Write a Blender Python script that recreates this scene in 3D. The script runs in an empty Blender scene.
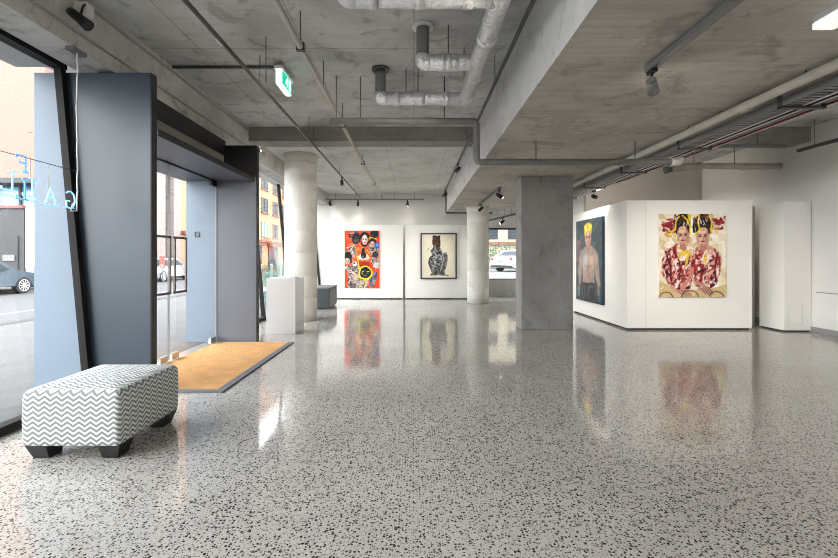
import bpy, bmesh, math, random
import numpy as np
from mathutils import Vector, Matrix

random.seed(7)
S = bpy.context.scene
COL = S.collection
F, CX, CY, H = 430.0, 414.0, 258.0, 1.34
PI = math.pi

def P(px, py, d):
    """a pixel of the photo at depth d -> a point in metres"""
    return Vector(((px - CX) * d / F, d, H + (CY - py) * d / F))

# ------------------------------------------------------------------ materials
def _nt(name):
    m = bpy.data.materials.new(name)
    m.use_nodes = True
    nt = m.node_tree
    for n in list(nt.nodes):
        nt.nodes.remove(n)
    out = nt.nodes.new('ShaderNodeOutputMaterial')
    return m, nt, out

def N(nt, typ, **kw):
    n = nt.nodes.new(typ)
    for k, v in kw.items():
        if k.startswith('i_'):
            key = k[2:]
            key = int(key) if key.isdigit() else key.replace('_', ' ')
            n.inputs[key].default_value = v
        else:
            setattr(n, k, v)
    return n

def ramp(nt, src, stops):
    r = nt.nodes.new('ShaderNodeValToRGB')
    e = r.color_ramp.elements
    while len(e) < len(stops):
        e.new(0.5)
    for k, (p, c) in enumerate(stops):
        e[k].position = p
        e[k].color = (*c, 1) if len(c) == 3 else c
    nt.links.new(src, r.inputs[0])
    return r

def pm(name, col, rough=0.6, metal=0.0, var=0.06, scale=6.0, bump=0.0, bscale=40.0, spec=0.5, emit=None, estr=0.0, coat=0.0):
    """plain procedural surface with slight mottling"""
    m, nt, out = _nt(name)
    L = nt.links
    b = N(nt, 'ShaderNodeBsdfPrincipled')
    b.inputs['Roughness'].default_value = rough
    b.inputs['Metallic'].default_value = metal
    b.inputs['Specular IOR Level'].default_value = spec
    b.inputs['Coat Weight'].default_value = coat
    tc = N(nt, 'ShaderNodeTexCoord')
    n = N(nt, 'ShaderNodeTexNoise', i_Scale=scale, i_Detail=5.0)
    L.new(tc.outputs['Object'], n.inputs['Vector'])
    lo = tuple(max(0, c * (1 - var)) for c in col)
    hi = tuple(min(1, c * (1 + var)) for c in col)
    r = ramp(nt, n.outputs['Fac'], [(0.3, lo), (0.7, hi)])
    L.new(r.outputs[0], b.inputs['Base Color'])
    if bump:
        n2 = N(nt, 'ShaderNodeTexNoise', i_Scale=bscale, i_Detail=4.0)
        L.new(tc.outputs['Object'], n2.inputs['Vector'])
        bp = N(nt, 'ShaderNodeBump', i_Strength=bump, i_Distance=0.02)
        L.new(n2.outputs['Fac'], bp.inputs['Height'])
        L.new(bp.outputs[0], b.inputs['Normal'])
    if emit:
        b.inputs['Emission Color'].default_value = (*emit, 1)
        b.inputs['Emission Strength'].default_value = estr
    L.new(b.outputs[0], out.inputs[0])
    return m

def concrete(name, dark, mid, light, seam=(0, 0), board=0.0, rough=0.75, stain=0.5, axis='XY', scale=1.0):
    """cast concrete: large stains, board grain, pits, formwork seams"""
    m, nt, out = _nt(name)
    L = nt.links
    b = N(nt, 'ShaderNodeBsdfPrincipled')
    b.inputs['Roughness'].default_value = rough
    b.inputs['Specular IOR Level'].default_value = 0.3
    tc = N(nt, 'ShaderNodeTexCoord')
    big = N(nt, 'ShaderNodeTexNoise', i_Scale=0.9 * scale, i_Detail=9.0, i_Roughness=0.62, i_Distortion=0.6)
    L.new(tc.outputs['Object'], big.inputs['Vector'])
    r = ramp(nt, big.outputs['Fac'], [(0.30, dark), (0.5, mid), (0.72, light)])
    mp = N(nt, 'ShaderNodeMapping')
    mp.inputs['Scale'].default_value = (0.8, 22, 22) if axis == 'XY' else (22, 22, 1.2)
    L.new(tc.outputs['Object'], mp.inputs['Vector'])
    grain = N(nt, 'ShaderNodeTexNoise', i_Scale=1.0, i_Detail=6.0)
    L.new(mp.outputs[0], grain.inputs['Vector'])
    gr = ramp(nt, grain.outputs['Fac'], [(0.25, (0.72,) * 3), (0.75, (1.22,) * 3)])
    mx = N(nt, 'ShaderNodeMixRGB', blend_type='MULTIPLY')
    mx.inputs[0].default_value = board
    L.new(r.outputs[0], mx.inputs[1]); L.new(gr.outputs[0], mx.inputs[2])
    # stains with a shape of their own
    st = N(nt, 'ShaderNodeTexNoise', i_Scale=2.6 * scale, i_Detail=10.0, i_Roughness=0.7, i_Distortion=1.2)
    L.new(tc.outputs['Object'], st.inputs['Vector'])
    sr = ramp(nt, st.outputs['Fac'], [(0.36, (0.55, 0.55, 0.54)), (0.47, (1, 1, 1)), (0.62, (1, 1, 1)), (0.70, (1.14, 1.14, 1.12))])
    mx2 = N(nt, 'ShaderNodeMixRGB', blend_type='MULTIPLY')
    mx2.inputs[0].default_value = stain
    L.new(mx.outputs[0], mx2.inputs[1]); L.new(sr.outputs[0], mx2.inputs[2])
    # pits
    vo = N(nt, 'ShaderNodeTexVoronoi', i_Scale=9.0)
    L.new(tc.outputs['Object'], vo.inputs['Vector'])
    pr = ramp(nt, vo.outputs['Distance'], [(0.0, (0.35,) * 3), (0.07, (0.5,) * 3), (0.10, (1,) * 3)])
    mx3 = N(nt, 'ShaderNodeMixRGB', blend_type='MULTIPLY')
    mx3.inputs[0].default_value = 0.35
    L.new(mx2.outputs[0], mx3.inputs[1]); L.new(pr.outputs[0], mx3.inputs[2])
    last = mx3
    if seam[0]:
        sx = N(nt, 'ShaderNodeSeparateXYZ')
        L.new(tc.outputs['Object'], sx.inputs[0])
        for ax, per in zip(axis, seam):
            if not per:
                continue
            md = N(nt, 'ShaderNodeMath', operation='PINGPONG')
            md.inputs[1].default_value = per / 2
            L.new(sx.outputs['XYZ'.index(ax)], md.inputs[0])
            lt = N(nt, 'ShaderNodeMath', operation='LESS_THAN')
            lt.inputs[1].default_value = 0.007
            L.new(md.outputs[0], lt.inputs[0])
            mm = N(nt, 'ShaderNodeMixRGB', blend_type='MULTIPLY')
            mm.inputs[2].default_value = (0.66, 0.66, 0.65, 1)
            L.new(lt.outputs[0], mm.inputs[0]); L.new(last.outputs[0], mm.inputs[1])
            last = mm
    L.new(last.outputs[0], b.inputs['Base Color'])
    bp = N(nt, 'ShaderNodeBump', i_Strength=0.25, i_Distance=0.01)
    L.new(st.outputs['Fac'], bp.inputs['Height'])
    L.new(bp.outputs[0], b.inputs['Normal'])
    L.new(b.outputs[0], out.inputs[0])
    return m

def terrazzo():
    m, nt, out = _nt('polished_terrazzo')
    L = nt.links
    b = N(nt, 'ShaderNodeBsdfPrincipled')
    b.inputs['Specular IOR Level'].default_value = 0.75
    tc = N(nt, 'ShaderNodeTexCoord')
    ns = N(nt, 'ShaderNodeTexNoise', i_Scale=0.7, i_Detail=6.0, i_Roughness=0.6)
    L.new(tc.outputs['Object'], ns.inputs['Vector'])
    base = ramp(nt, ns.outputs['Fac'], [(0.3, (0.46, 0.432, 0.395)), (0.7, (0.57, 0.542, 0.50))])
    wob = N(nt, 'ShaderNodeTexNoise', i_Scale=45.0, i_Detail=2.0)
    L.new(tc.outputs['Object'], wob.inputs['Vector'])
    wm = N(nt, 'ShaderNodeMixRGB', blend_type='LINEAR_LIGHT')
    wm.inputs[0].default_value = 0.0035
    L.new(tc.outputs['Object'], wm.inputs[1]); L.new(wob.outputs['Color'], wm.inputs[2])
    last = base
    for sc, rad, thr, ca, cb in ((150, 0.46, 0.5, (0.34, 0.325, 0.30), (0.66, 0.64, 0.60)),
                                 (95, 0.46, 0.55, (0.03, 0.027, 0.025), (0.26, 0.245, 0.23)),
                                 (56, 0.42, 0.60, (0.010, 0.009, 0.009), (0.07, 0.065, 0.06))):
        vo = N(nt, 'ShaderNodeTexVoronoi', i_Scale=float(sc), i_Randomness=1.0)
        vo.voronoi_dimensions = '2D'
        L.new(wm.outputs[0], vo.inputs['Vector'])
        sp = N(nt, 'ShaderNodeSeparateColor')
        L.new(vo.outputs['Color'], sp.inputs[0])
        # radius varies per chip
        rr = N(nt, 'ShaderNodeMath', operation='MULTIPLY_ADD')
        rr.inputs[1].default_value = rad * 0.7; rr.inputs[2].default_value = rad * 0.3
        L.new(sp.outputs[1], rr.inputs[0])
        lt = N(nt, 'ShaderNodeMath', operation='LESS_THAN')
        L.new(vo.outputs['Distance'], lt.inputs[0]); L.new(rr.outputs[0], lt.inputs[1])
        gt = N(nt, 'ShaderNodeMath', operation='GREATER_THAN')
        gt.inputs[1].default_value = thr
        L.new(sp.outputs[0], gt.inputs[0])
        mu = N(nt, 'ShaderNodeMath', operation='MULTIPLY')
        L.new(lt.outputs[0], mu.inputs[0]); L.new(gt.outputs[0], mu.inputs[1])
        cr = ramp(nt, sp.outputs[2], [(0.0, ca), (1.0, cb)])
        mx = N(nt, 'ShaderNodeMixRGB')
        L.new(mu.outputs[0], mx.inputs[0]); L.new(last.outputs[0], mx.inputs[1]); L.new(cr.outputs[0], mx.inputs[2])
        last = mx
    L.new(last.outputs[0], b.inputs['Base Color'])
    rn = N(nt, 'ShaderNodeTexNoise', i_Scale=3.0, i_Detail=4.0)
    L.new(tc.outputs['Object'], rn.inputs['Vector'])
    rr = ramp(nt, rn.outputs['Fac'], [(0.3, (0.055,) * 3), (0.7, (0.105,) * 3)])
    L.new(rr.outputs[0], b.inputs['Roughness'])
    L.new(b.outputs[0], out.inputs[0])
    return m

def glass(name, tint=(0.975, 0.985, 0.985)):
    m, nt, out = _nt(name)
    L = nt.links
    t = N(nt, 'ShaderNodeBsdfTransparent'); t.inputs[0].default_value = (*tint, 1)
    g = N(nt, 'ShaderNodeBsdfGlossy'); g.inputs['Roughness'].default_value = 0.0
    lw = N(nt, 'ShaderNodeLayerWeight'); lw.inputs[0].default_value = 0.5
    pw = N(nt, 'ShaderNodeMath', operation='POWER'); pw.inputs[1].default_value = 5.0
    L.new(lw.outputs['Facing'], pw.inputs[0])
    f = N(nt, 'ShaderNodeMath', operation='MULTIPLY_ADD'); f.inputs[1].default_value = 0.9; f.inputs[2].default_value = 0.03
    L.new(pw.outputs[0], f.inputs[0])
    mx = N(nt, 'ShaderNodeMixShader')
    L.new(f.outputs[0], mx.inputs[0]); L.new(t.outputs[0], mx.inputs[1]); L.new(g.outputs[0], mx.inputs[2])
    L.new(mx.outputs[0], out.inputs[0])
    return m

def chevron():
    m, nt, out = _nt('chevron_fabric')
    L = nt.links
    b = N(nt, 'ShaderNodeBsdfPrincipled'); b.inputs['Roughness'].default_value = 0.9
    b.inputs['Specular IOR Level'].default_value = 0.15
    uv = N(nt, 'ShaderNodeUVMap')
    sx = N(nt, 'ShaderNodeSeparateXYZ'); L.new(uv.outputs[0], sx.inputs[0])
    pp = N(nt, 'ShaderNodeMath', operation='PINGPONG'); pp.inputs[1].default_value = 0.038
    L.new(sx.outputs[0], pp.inputs[0])
    ma = N(nt, 'ShaderNodeMath', operation='MULTIPLY_ADD'); ma.inputs[1].default_value = 0.72
    L.new(pp.outputs[0], ma.inputs[0]); L.new(sx.outputs[1], ma.inputs[2])
    sn = N(nt, 'ShaderNodeMath', operation='MULTIPLY'); sn.inputs[1].default_value = 2 * PI / 0.0335
    L.new(ma.outputs[0], sn.inputs[0])
    si = N(nt, 'ShaderNodeMath', operation='SINE'); L.new(sn.outputs[0], si.inputs[0])
    r = ramp(nt, si.outputs[0], [(0.0, (0.25, 0.265, 0.26)), (0.46, (0.28, 0.295, 0.29)), (0.54, (0.74, 0.755, 0.745)), (1.0, (0.78, 0.79, 0.78))])
    mr = N(nt, 'ShaderNodeMapRange', i_From_Min=-1.0, i_From_Max=1.0)
    L.new(si.outputs[0], mr.inputs[0]); L.new(mr.outputs[0], r.inputs[0])
    L.new(r.outputs[0], b.inputs['Base Color'])
    tc = N(nt, 'ShaderNodeTexCoord')
    n = N(nt, 'ShaderNodeTexNoise', i_Scale=300.0, i_Detail=2.0); L.new(tc.outputs['Object'], n.inputs['Vector'])
    bp = N(nt, 'ShaderNodeBump', i_Strength=0.3, i_Distance=0.004); L.new(n.outputs['Fac'], bp.inputs['Height'])
    L.new(bp.outputs[0], b.inputs['Normal'])
    L.new(b.outputs[0], out.inputs[0])
    return m

def painted(name, rough=0.45):
    """canvas surface whose picture is stored as colour per face"""
    m, nt, out = _nt(name)
    L = nt.links
    b = N(nt, 'ShaderNodeBsdfPrincipled'); b.inputs['Roughness'].default_value = rough
    b.inputs['Specular IOR Level'].default_value = 0.25
    a = N(nt, 'ShaderNodeVertexColor'); a.layer_name = 'paint'
    L.new(a.outputs[0], b.inputs['Base Color'])
    tc = N(nt, 'ShaderNodeTexCoord')
    n = N(nt, 'ShaderNodeTexNoise', i_Scale=120.0); L.new(tc.outputs['Object'], n.inputs['Vector'])
    bp = N(nt, 'ShaderNodeBump', i_Strength=0.12, i_Distance=0.004); L.new(n.outputs['Fac'], bp.inputs['Height'])
    L.new(bp.outputs[0], b.inputs['Normal'])
    L.new(b.outputs[0], out.inputs[0])
    return m

M = dict(
    floor=terrazzo(),
    ceil=concrete('cast_ceiling_concrete', (0.38, 0.385, 0.375), (0.61, 0.615, 0.60), (0.77, 0.775, 0.755), seam=(1.22, 2.44), board=0.3, stain=0.8),
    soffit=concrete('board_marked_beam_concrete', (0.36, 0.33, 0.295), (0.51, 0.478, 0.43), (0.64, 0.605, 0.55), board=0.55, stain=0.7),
    beam=concrete('weathered_beam_concrete', (0.44, 0.425, 0.395), (0.63, 0.61, 0.57), (0.74, 0.72, 0.685), board=0.35, stain=0.8),
    cross=concrete('dark_cross_beam_concrete', (0.24, 0.235, 0.215), (0.32, 0.31, 0.285), (0.40, 0.39, 0.36), board=0.5, stain=0.5),
    beamside=concrete('smooth_lit_beam_side_concrete', (0.60, 0.60, 0.59), (0.70, 0.70, 0.69), (0.78, 0.78, 0.77), board=0.15, stain=0.5),  # side faces paler than the soffit, window light put into the colour
    pier=concrete('grey_pier_concrete', (0.23, 0.222, 0.21), (0.30, 0.292, 0.277), (0.39, 0.38, 0.36), axis='XZ', board=0.2, stain=0.45, seam=(0, 0)),
    rcol=concrete('pale_round_column_concrete', (0.68, 0.65, 0.60), (0.77, 0.745, 0.69), (0.83, 0.805, 0.755), axis='XZ', board=0.1, stain=0.25),
    lowwall=concrete('low_wall_concrete', (0.36, 0.36, 0.34), (0.44, 0.44, 0.42), (0.5, 0.5, 0.48), axis='XZ'),
    white=pm('white_partition_paint', (0.86, 0.85, 0.825), 0.55, var=0.012, scale=2),
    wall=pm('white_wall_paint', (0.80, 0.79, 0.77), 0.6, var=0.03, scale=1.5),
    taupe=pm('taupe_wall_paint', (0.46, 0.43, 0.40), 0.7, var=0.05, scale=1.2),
    base=pm('grey_baseboard_vinyl', (0.30, 0.30, 0.30), 0.4),
    gap=pm('dark_shadow_gap', (0.04, 0.04, 0.04), 0.7),
    slate=pm('dark_slate_metal_panel', (0.036, 0.054, 0.076), 0.36, 0.0, var=0.05, scale=1.2, spec=0.6),
    outer=pm('daylit_slate_panel', (0.20, 0.25, 0.31), 0.45, 0.0, var=0.04, scale=1.2, spec=0.4),  # slate panel again, outdoor daylight put into a lighter colour
    slate2=pm('slate_grey_metal_panel', (0.135, 0.145, 0.172), 0.42, 0.0, var=0.05, scale=1.2, spec=0.4),
    black=pm('black_metal_edge', (0.012, 0.012, 0.014), 0.45),
    frame=pm('dark_bronze_frame', (0.022, 0.019, 0.018), 0.6, 0.0, spec=0.15),
    silver=pm('brushed_steel', (0.55, 0.54, 0.52), 0.3, 0.9),
    bronze=pm('dark_bronze_handle', (0.16, 0.14, 0.125), 0.35, 0.7),
    foil=pm('silver_foil_wrap', (0.86, 0.86, 0.865), 0.28, 0.65, var=0.06, scale=14, bump=1.0, bscale=26),
    pvc=pm('grey_plastic_pipe', (0.24, 0.245, 0.24), 0.5),
    galv=pm('grey_painted_pipe', (0.20, 0.195, 0.185), 0.5, var=0.12),
    conduit=pm('zinc_conduit', (0.38, 0.375, 0.36), 0.4, 0.3),
    creampipe=pm('cream_painted_pipe', (0.55, 0.52, 0.46), 0.5, var=0.1),
    darkpipe=pm('dark_grey_conduit', (0.10, 0.10, 0.10), 0.45, 0.2),
    whitepl=pm('white_plastic', (0.82, 0.82, 0.80), 0.4),
    grey=pm('mid_grey_metal', (0.22, 0.225, 0.23), 0.4, 0.4),
    red=pm('red_cable_sheath', (0.20, 0.03, 0.035), 0.5),
    glass=glass('clear_glass'),
    green_glass=glass('green_tinted_glass', (0.62, 0.86, 0.80)),
    chev=chevron(),
    leg=pm('black_wood', (0.012, 0.012, 0.013), 0.5),
    coir=pm('orange_coir', (0.86, 0.47, 0.20), 0.95, var=0.10, scale=5, bump=0.8, bscale=350, spec=0.1),
    matedge=pm('grey_mat_border', (0.15, 0.16, 0.18), 0.7),
    plinth=pm('white_plinth_paint', (0.90, 0.90, 0.915), 0.5, var=0.005),
    paint=painted('oil_on_canvas'),
    navy=pm('dark_teal_canvas_edge', (0.02, 0.05, 0.075), 0.6),
    canvas=pm('canvas_edge', (0.72, 0.68, 0.60), 0.8),
    pframe=pm('dark_charcoal_picture_frame', (0.05, 0.045, 0.043), 0.45),
    bench=pm('dark_grey_laminate', (0.045, 0.055, 0.058), 0.5, spec=0.3),
    bench2=pm('grey_laminate_front', (0.11, 0.118, 0.118), 0.5),
    neon=pm('blue_neon_tube', (0.2, 0.5, 0.9), 0.3, emit=(0.06, 0.30, 0.85), estr=.9),
    neonw=pm('pale_neon_tube', (0.5, 0.8, 1.0), 0.3, emit=(0.22, 0.55, 0.95), estr=.95),
    exitg=pm('lit_green_sign_face', (0.0, 0.45, 0.30), 0.4, emit=(0.0, 0.55, 0.36), estr=0.7),
    exitw=pm('lit_white_sign_face', (0.9, 0.95, 0.92), 0.4, emit=(0.85, 1.0, 0.95), estr=0.9),
    lamp=pm('lit_lamp_lens', (1, 0.95, 0.85), 0.3, emit=(1.0, 0.93, 0.80), estr=30.0),
    tube=pm('fluorescent_diffuser', (0.9, 0.9, 0.9), 0.4, emit=(1.0, 0.98, 0.94), estr=.55),
    # outside
    path=pm('pale_footpath_concrete', (0.089, 0.089, 0.089), 0.85, var=0.1, scale=3),
    road=pm('pale_asphalt', (0.076, 0.076, 0.079), 0.9, var=0.10, scale=2),
    kerb=pm('kerb_stone', (0.048, 0.048, 0.045), 0.9, var=0.12),
    line=pm('white_road_paint', (0.201, 0.201, 0.201), 0.8),
    pink=pm('pink_render', (0.25, 0.155, 0.125), 0.9, var=0.05),
    palepink=pm('pale_pink_render', (0.255, 0.203, 0.186), 0.9, var=0.04),
    orange=pm('orange_render', (0.40, 0.205, 0.115), 0.9, var=0.06),
    brick=pm('dark_brown_brick', (0.042, 0.036, 0.039), 0.9, var=0.2),
    winglass=pm('dark_window_glass', (0.03, 0.036, 0.043), 0.5, spec=0.12),
    greenblind=pm('green_window_blind', (0.10, 0.42, 0.25), 0.5),
    wframe=pm('grey_window_frame', (0.045, 0.045, 0.045), 0.6),
    sill=pm('brick_red_sill', (0.15, 0.06, 0.032), 0.8),
    shutter=pm('grey_garage_shutter', (0.057, 0.057, 0.059), 0.7),
    skyglass=pm('sky_blue_window_glass', (0.16, 0.33, 0.50), 0.15, spec=0.8),
    redtrim=pm('red_fascia', (0.50, 0.06, 0.05), 0.5),
    leaf=pm('green_foliage', (0.045, 0.085, 0.035), 0.8, var=0.5, scale=20),
    carblue=pm('blue_grey_car_paint', (0.06, 0.085, 0.11), 0.3, 0.2, coat=0.3),
    carwhite=pm('white_car_paint', (0.80, 0.80, 0.80), 0.2, coat=0.6),
    cargrey=pm('silver_grey_car_paint', (0.30, 0.31, 0.33), 0.25, 0.5, coat=0.6),
    tyre=pm('black_tyre_rubber', (0.02, 0.02, 0.02), 0.8),
    alloy=pm('silver_alloy_wheel', (0.60, 0.61, 0.62), 0.35, 0.6),
    tail=pm('red_tail_light', (0.55, 0.03, 0.03), 0.2),
    cream=pm('cream_render', (0.264, 0.235, 0.179), 0.9, var=0.05),
    boards=concrete('grey_soffit_boards', (0.46, 0.45, 0.43), (0.52, 0.51, 0.49), (0.58, 0.57, 0.55), seam=(0, 0.22), stain=0.2),
)
# fine board lines on the outside soffit
# ------------------------------------------------------------------ mesh builder
class MB:
    def __init__(s):
        s.bm = bmesh.new()
    def box(s, x0, x1, y0, y1, z0, z1, mi=0):
        v = [s.bm.verts.new(p) for p in ((x0, y0, z0), (x1, y0, z0), (x1, y1, z0), (x0, y1, z0), (x0, y0, z1), (x1, y0, z1), (x1, y1, z1), (x0, y1, z1))]
        for f in ((0, 3, 2, 1), (4, 5, 6, 7), (0, 1, 5, 4), (1, 2, 6, 5), (2, 3, 7, 6), (3, 0, 4, 7)):
            s.bm.faces.new([v[i] for i in f]).material_index = mi
        return s
    def hexa(s, pts, mi=0):
        """eight corners, bottom loop then top loop"""
        v = [s.bm.verts.new(p) for p in pts]
        for f in ((0, 3, 2, 1), (4, 5, 6, 7), (0, 1, 5, 4), (1, 2, 6, 5), (2, 3, 7, 6), (3, 0, 4, 7)):
            s.bm.faces.new([v[i] for i in f]).material_index = mi
        return s
    def bar(s, a, b, w, h, up=(0, 0, 1)):
        a, b = Vector(a), Vector(b)
        d = (b - a).normalized(); up = Vector(up)
        x = d.cross(up)
        if x.length < 1e-4:
            x = d.cross(Vector((1, 0, 0)))
        x.normalize(); z = x.cross(d).normalized()
        q = [(-w / 2, -h / 2), (w / 2, -h / 2), (w / 2, h / 2), (-w / 2, h / 2)]
        s.hexa([a + x * i + z * j for i, j in q] + [b + x * i + z * j for i, j in q])
        return s
    def cyl(s, a, b, r, r2=None, seg=16, cap=True, mi=0):
        return s.tube([a, b], r, seg=seg, r2=r2, cap=cap, mi=mi)
    def tube(s, pts, r, seg=12, bend=0.0, r2=None, cap=True, mi=0, closed=False):
        pts = [Vector(p) for p in pts]
        if bend > 0 and len(pts) > 2:
            q = [pts[0]]
            for i in range(1, len(pts) - 1):
                a, c, b = pts[i - 1], pts[i], pts[i + 1]
                ra = min(bend, (a - c).length * 0.49, (b - c).length * 0.49)
                p0 = c + (a - c).normalized() * ra; p1 = c + (b - c).normalized() * ra
                for k in range(7):
                    t = k / 6
                    q.append(p0 * (1 - t) ** 2 + c * 2 * t * (1 - t) + p1 * t * t)
            q.append(pts[-1]); pts = q
        n = len(pts)
        t0 = (pts[1] - pts[0]).normalized()
        nx = t0.orthogonal().normalized()
        rings = []
        for i, p in enumerate(pts):
            if closed:
                t = (pts[(i + 1) % n] - pts[i - 1]).normalized()
            elif i == 0: t = t0
            elif i == n - 1: t = (pts[-1] - pts[-2]).normalized()
            else: t = ((pts[i] - pts[i - 1]).normalized() + (pts[i + 1] - pts[i]).normalized()).normalized()
            nx = (nx - t * nx.dot(t)).normalized()
            ny = t.cross(nx)
            rr = r if r2 is None else r + (r2 - r) * i / (n - 1)
            rings.append([s.bm.verts.new(p + (nx * math.cos(2 * PI * k / seg) + ny * math.sin(2 * PI * k / seg)) * rr) for k in range(seg)])
        m = n if closed else n - 1
        for i in range(m):
            A, B = rings[i], rings[(i + 1) % n]
            for k in range(seg):
                f = s.bm.faces.new((A[k], A[(k + 1) % seg], B[(k + 1) % seg], B[k])); f.smooth = True; f.material_index = mi
        if cap and not closed:
            s.bm.faces.new(rings[0][::-1]).material_index = mi
            s.bm.faces.new(rings[-1]).material_index = mi
        return s
    def lathe(s, c, prof, seg=32, mi=0):
        """prof: (r, z) from bottom to top, about the vertical through c"""
        c = Vector(c)
        rings = [[s.bm.verts.new(c + Vector((r * math.cos(2 * PI * k / seg), r * math.sin(2 * PI * k / seg), z))) for k in range(seg)] for r, z in prof]
        for A, B in zip(rings, rings[1:]):
            for k in range(seg):
                f = s.bm.faces.new((A[k], A[(k + 1) % seg], B[(k + 1) % seg], B[k])); f.smooth = True; f.material_index = mi
        s.bm.faces.new(rings[0][::-1]); s.bm.faces.new(rings[-1])
        return s
    def prism(s, pts, off):
        """closed polygon of points pushed along off"""
        off = Vector(off)
        a = [s.bm.verts.new(Vector(p)) for p in pts]
        b = [s.bm.verts.new(Vector(p) + off) for p in pts]
        s.bm.faces.new(a[::-1]); s.bm.faces.new(b)
        n = len(a)
        for i in range(n):
            s.bm.faces.new((a[i], a[(i + 1) % n], b[(i + 1) % n], b[i]))
        return s
    def bevel(s, w, seg=2):
        bmesh.ops.bevel(s.bm, geom=list(s.bm.edges), offset=w, segments=seg, profile=0.5, affect='EDGES')
        return s
    def build(s, name, mats, parent=None, origin=None):
        bmesh.ops.recalc_face_normals(s.bm, faces=s.bm.faces)
        me = bpy.data.meshes.new(name)
        s.bm.to_mesh(me); s.bm.free()
        for m in (mats if isinstance(mats, (list, tuple)) else [mats]):
            me.materials.append(m)
        o = bpy.data.objects.new(name, me); COL.objects.link(o)
        if parent is not None:
            o.parent = parent
            w = parent['_w'] if '_w' in parent else None
            w = Vector(w) if w is not None else Vector((0, 0, 0))
            me.transform(Matrix.Translation(-w))
            o['_w'] = tuple(w)
        else:
            if origin is None:
                co = [v.co for v in me.vertices]
                origin = Vector(((min(c.x for c in co) + max(c.x for c in co)) / 2, (min(c.y for c in co) + max(c.y for c in co)) / 2, min(c.z for c in co)))
            origin = Vector(origin)
            me.transform(Matrix.Translation(-origin)); o.location = origin
            o['_w'] = tuple(origin)
        return o

def keepw(o, mesh_in_world_origin=True):
    return o

def thing(name, label, cat, loc, group=None, kind=None):
    o = bpy.data.objects.new(name, None); COL.objects.link(o)
    o.location = loc; o['_w'] = tuple(loc); o.empty_display_size = 0.1
    return tag(o, label, cat, group, kind)

def tag(o, label=None, cat=None, group=None, kind=None):
    if label: o['label'] = label
    if cat: o['category'] = cat
    if group: o['group'] = group
    if kind: o['kind'] = kind
    return o

def struct(o, label=None):
    o['kind'] = 'structure'
    if label: o['label'] = label
    return o

def copy_tree(o, parent=None):
    c = o.copy(); COL.objects.link(c); c.parent = parent
    for ch in list(o.children):
        copy_tree(ch, c)
    return c

# ------------------------------------------------------------------ camera
cam = bpy.data.cameras.new('camera'); co = bpy.data.objects.new('camera', cam); COL.objects.link(co)
co.location = (0, 0, H); co.rotation_euler = (PI / 2, 0, 0)
cam.sensor_width = 36; cam.lens = F / 838 * 36
cam.shift_x = (419 - CX) / 838; cam.shift_y = -(279 - CY) / 838
cam.clip_end = 300
S.camera = co

# ------------------------------------------------------------------ room shell
CE = 3.72          # ceiling
SO = 2.87          # soffit of the deep beam
YB = -4.0          # the room goes on behind the camera
XR = 7.2
struct(MB().box(-3.30, XR, YB, 15.0, -0.12, 0).build('floor', M['floor'], origin=(0, 0, 0)), 'polished terrazzo floor with black and grey chips')
struct(MB().box(-3.72, XR + .2, YB, 15.2, CE, CE + .2).build('ceiling', M['ceil'], origin=(0, 0, CE)), 'raw cast concrete ceiling')
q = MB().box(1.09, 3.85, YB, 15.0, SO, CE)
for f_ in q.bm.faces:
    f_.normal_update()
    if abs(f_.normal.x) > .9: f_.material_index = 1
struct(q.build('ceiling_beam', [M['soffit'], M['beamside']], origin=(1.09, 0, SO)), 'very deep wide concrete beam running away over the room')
struct(MB().box(-3.0, 1.09, 7.8, 8.2, 3.46, CE).build('cross_beam', M['cross'], origin=(-3, 7.8, 3.43)), 'dark concrete cross beam left of the deep beam')
struct(MB().box(3.85, XR, 7.8, 8.2, 3.46, CE).build('cross_beam', M['cross'], origin=(3.85, 7.8, 3.43)), 'dark concrete cross beam at the right wall')
struct(MB().box(-3.35, -3.0, YB, 15.0, 3.2, CE).build('edge_beam', M['beam'], origin=(-3, 0, 3.2)), 'weathered concrete edge beam above the glazed front')
struct(MB().box(-3.72, -3.35, YB, 15.0, 3.27, CE).build('trim_1', M['white'], origin=(-3.5, 0, 3.3)), 'pale bulkhead between edge beam and glazing')
struct(MB().box(XR, XR + .2, YB, 10.75, 0, CE).build('wall_right', M['wall'], origin=(XR, 0, 0)), 'white right-hand wall')
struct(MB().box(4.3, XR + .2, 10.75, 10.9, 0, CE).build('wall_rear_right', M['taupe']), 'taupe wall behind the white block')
struct(MB().box(4.3, 4.42, 10.9, 15.0, 0, CE).build('wall_rear_return', M['wall']))
wb = MB()
wb.box(-3.6, 2.25, 15.0, 15.2, 0, CE).box(5.4, 7.2, 15.0, 15.2, 0, CE).box(2.25, 5.4, 15.0, 15.2, 2.38, CE)
struct(wb.build('wall_back', pm('warm_white_back_wall', (0.66, 0.645, 0.62), 0.6, var=0.03, scale=1.2), origin=(0, 15, 0)), 'white back wall above and behind the two panels')
struct(MB().box(2.25, 5.4, 14.86, 15.2, 0, .585).build('wall_low', M['lowwall']), 'low concrete wall under the rear window opening')
struct(MB().box(-3.7, XR + .2, YB - .2, YB, 0, CE).build('wall_front', M['taupe'], origin=(3, YB, 0)), 'unseen taupe wall behind the camera that cuts the light')  # wall put in, and toned dark, to cut light from behind the camera
wf = thing('window_rear', 'rear window over the low concrete wall', None, (3.8, 15.0, .585)); struct(wf)
f = MB()
for x in (2.28, 5.37): f.box(x - .03, x + .03, 14.98, 15.06, .585, 2.38)
f.box(2.25, 5.4, 14.98, 15.06, 2.33, 2.38).box(2.25, 5.4, 14.98, 15.06, .585, .62)
f.build('window_frame', M['frame'], wf)
MB().box(2.3, 5.35, 15.01, 15.02, .62, 2.33).build('pane', M['glass'], wf)
struct(MB().box(XR - .015, XR, YB, 10.75, 0, .10).build('baseboard_right', M['base']), 'grey baseboard')
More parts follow.
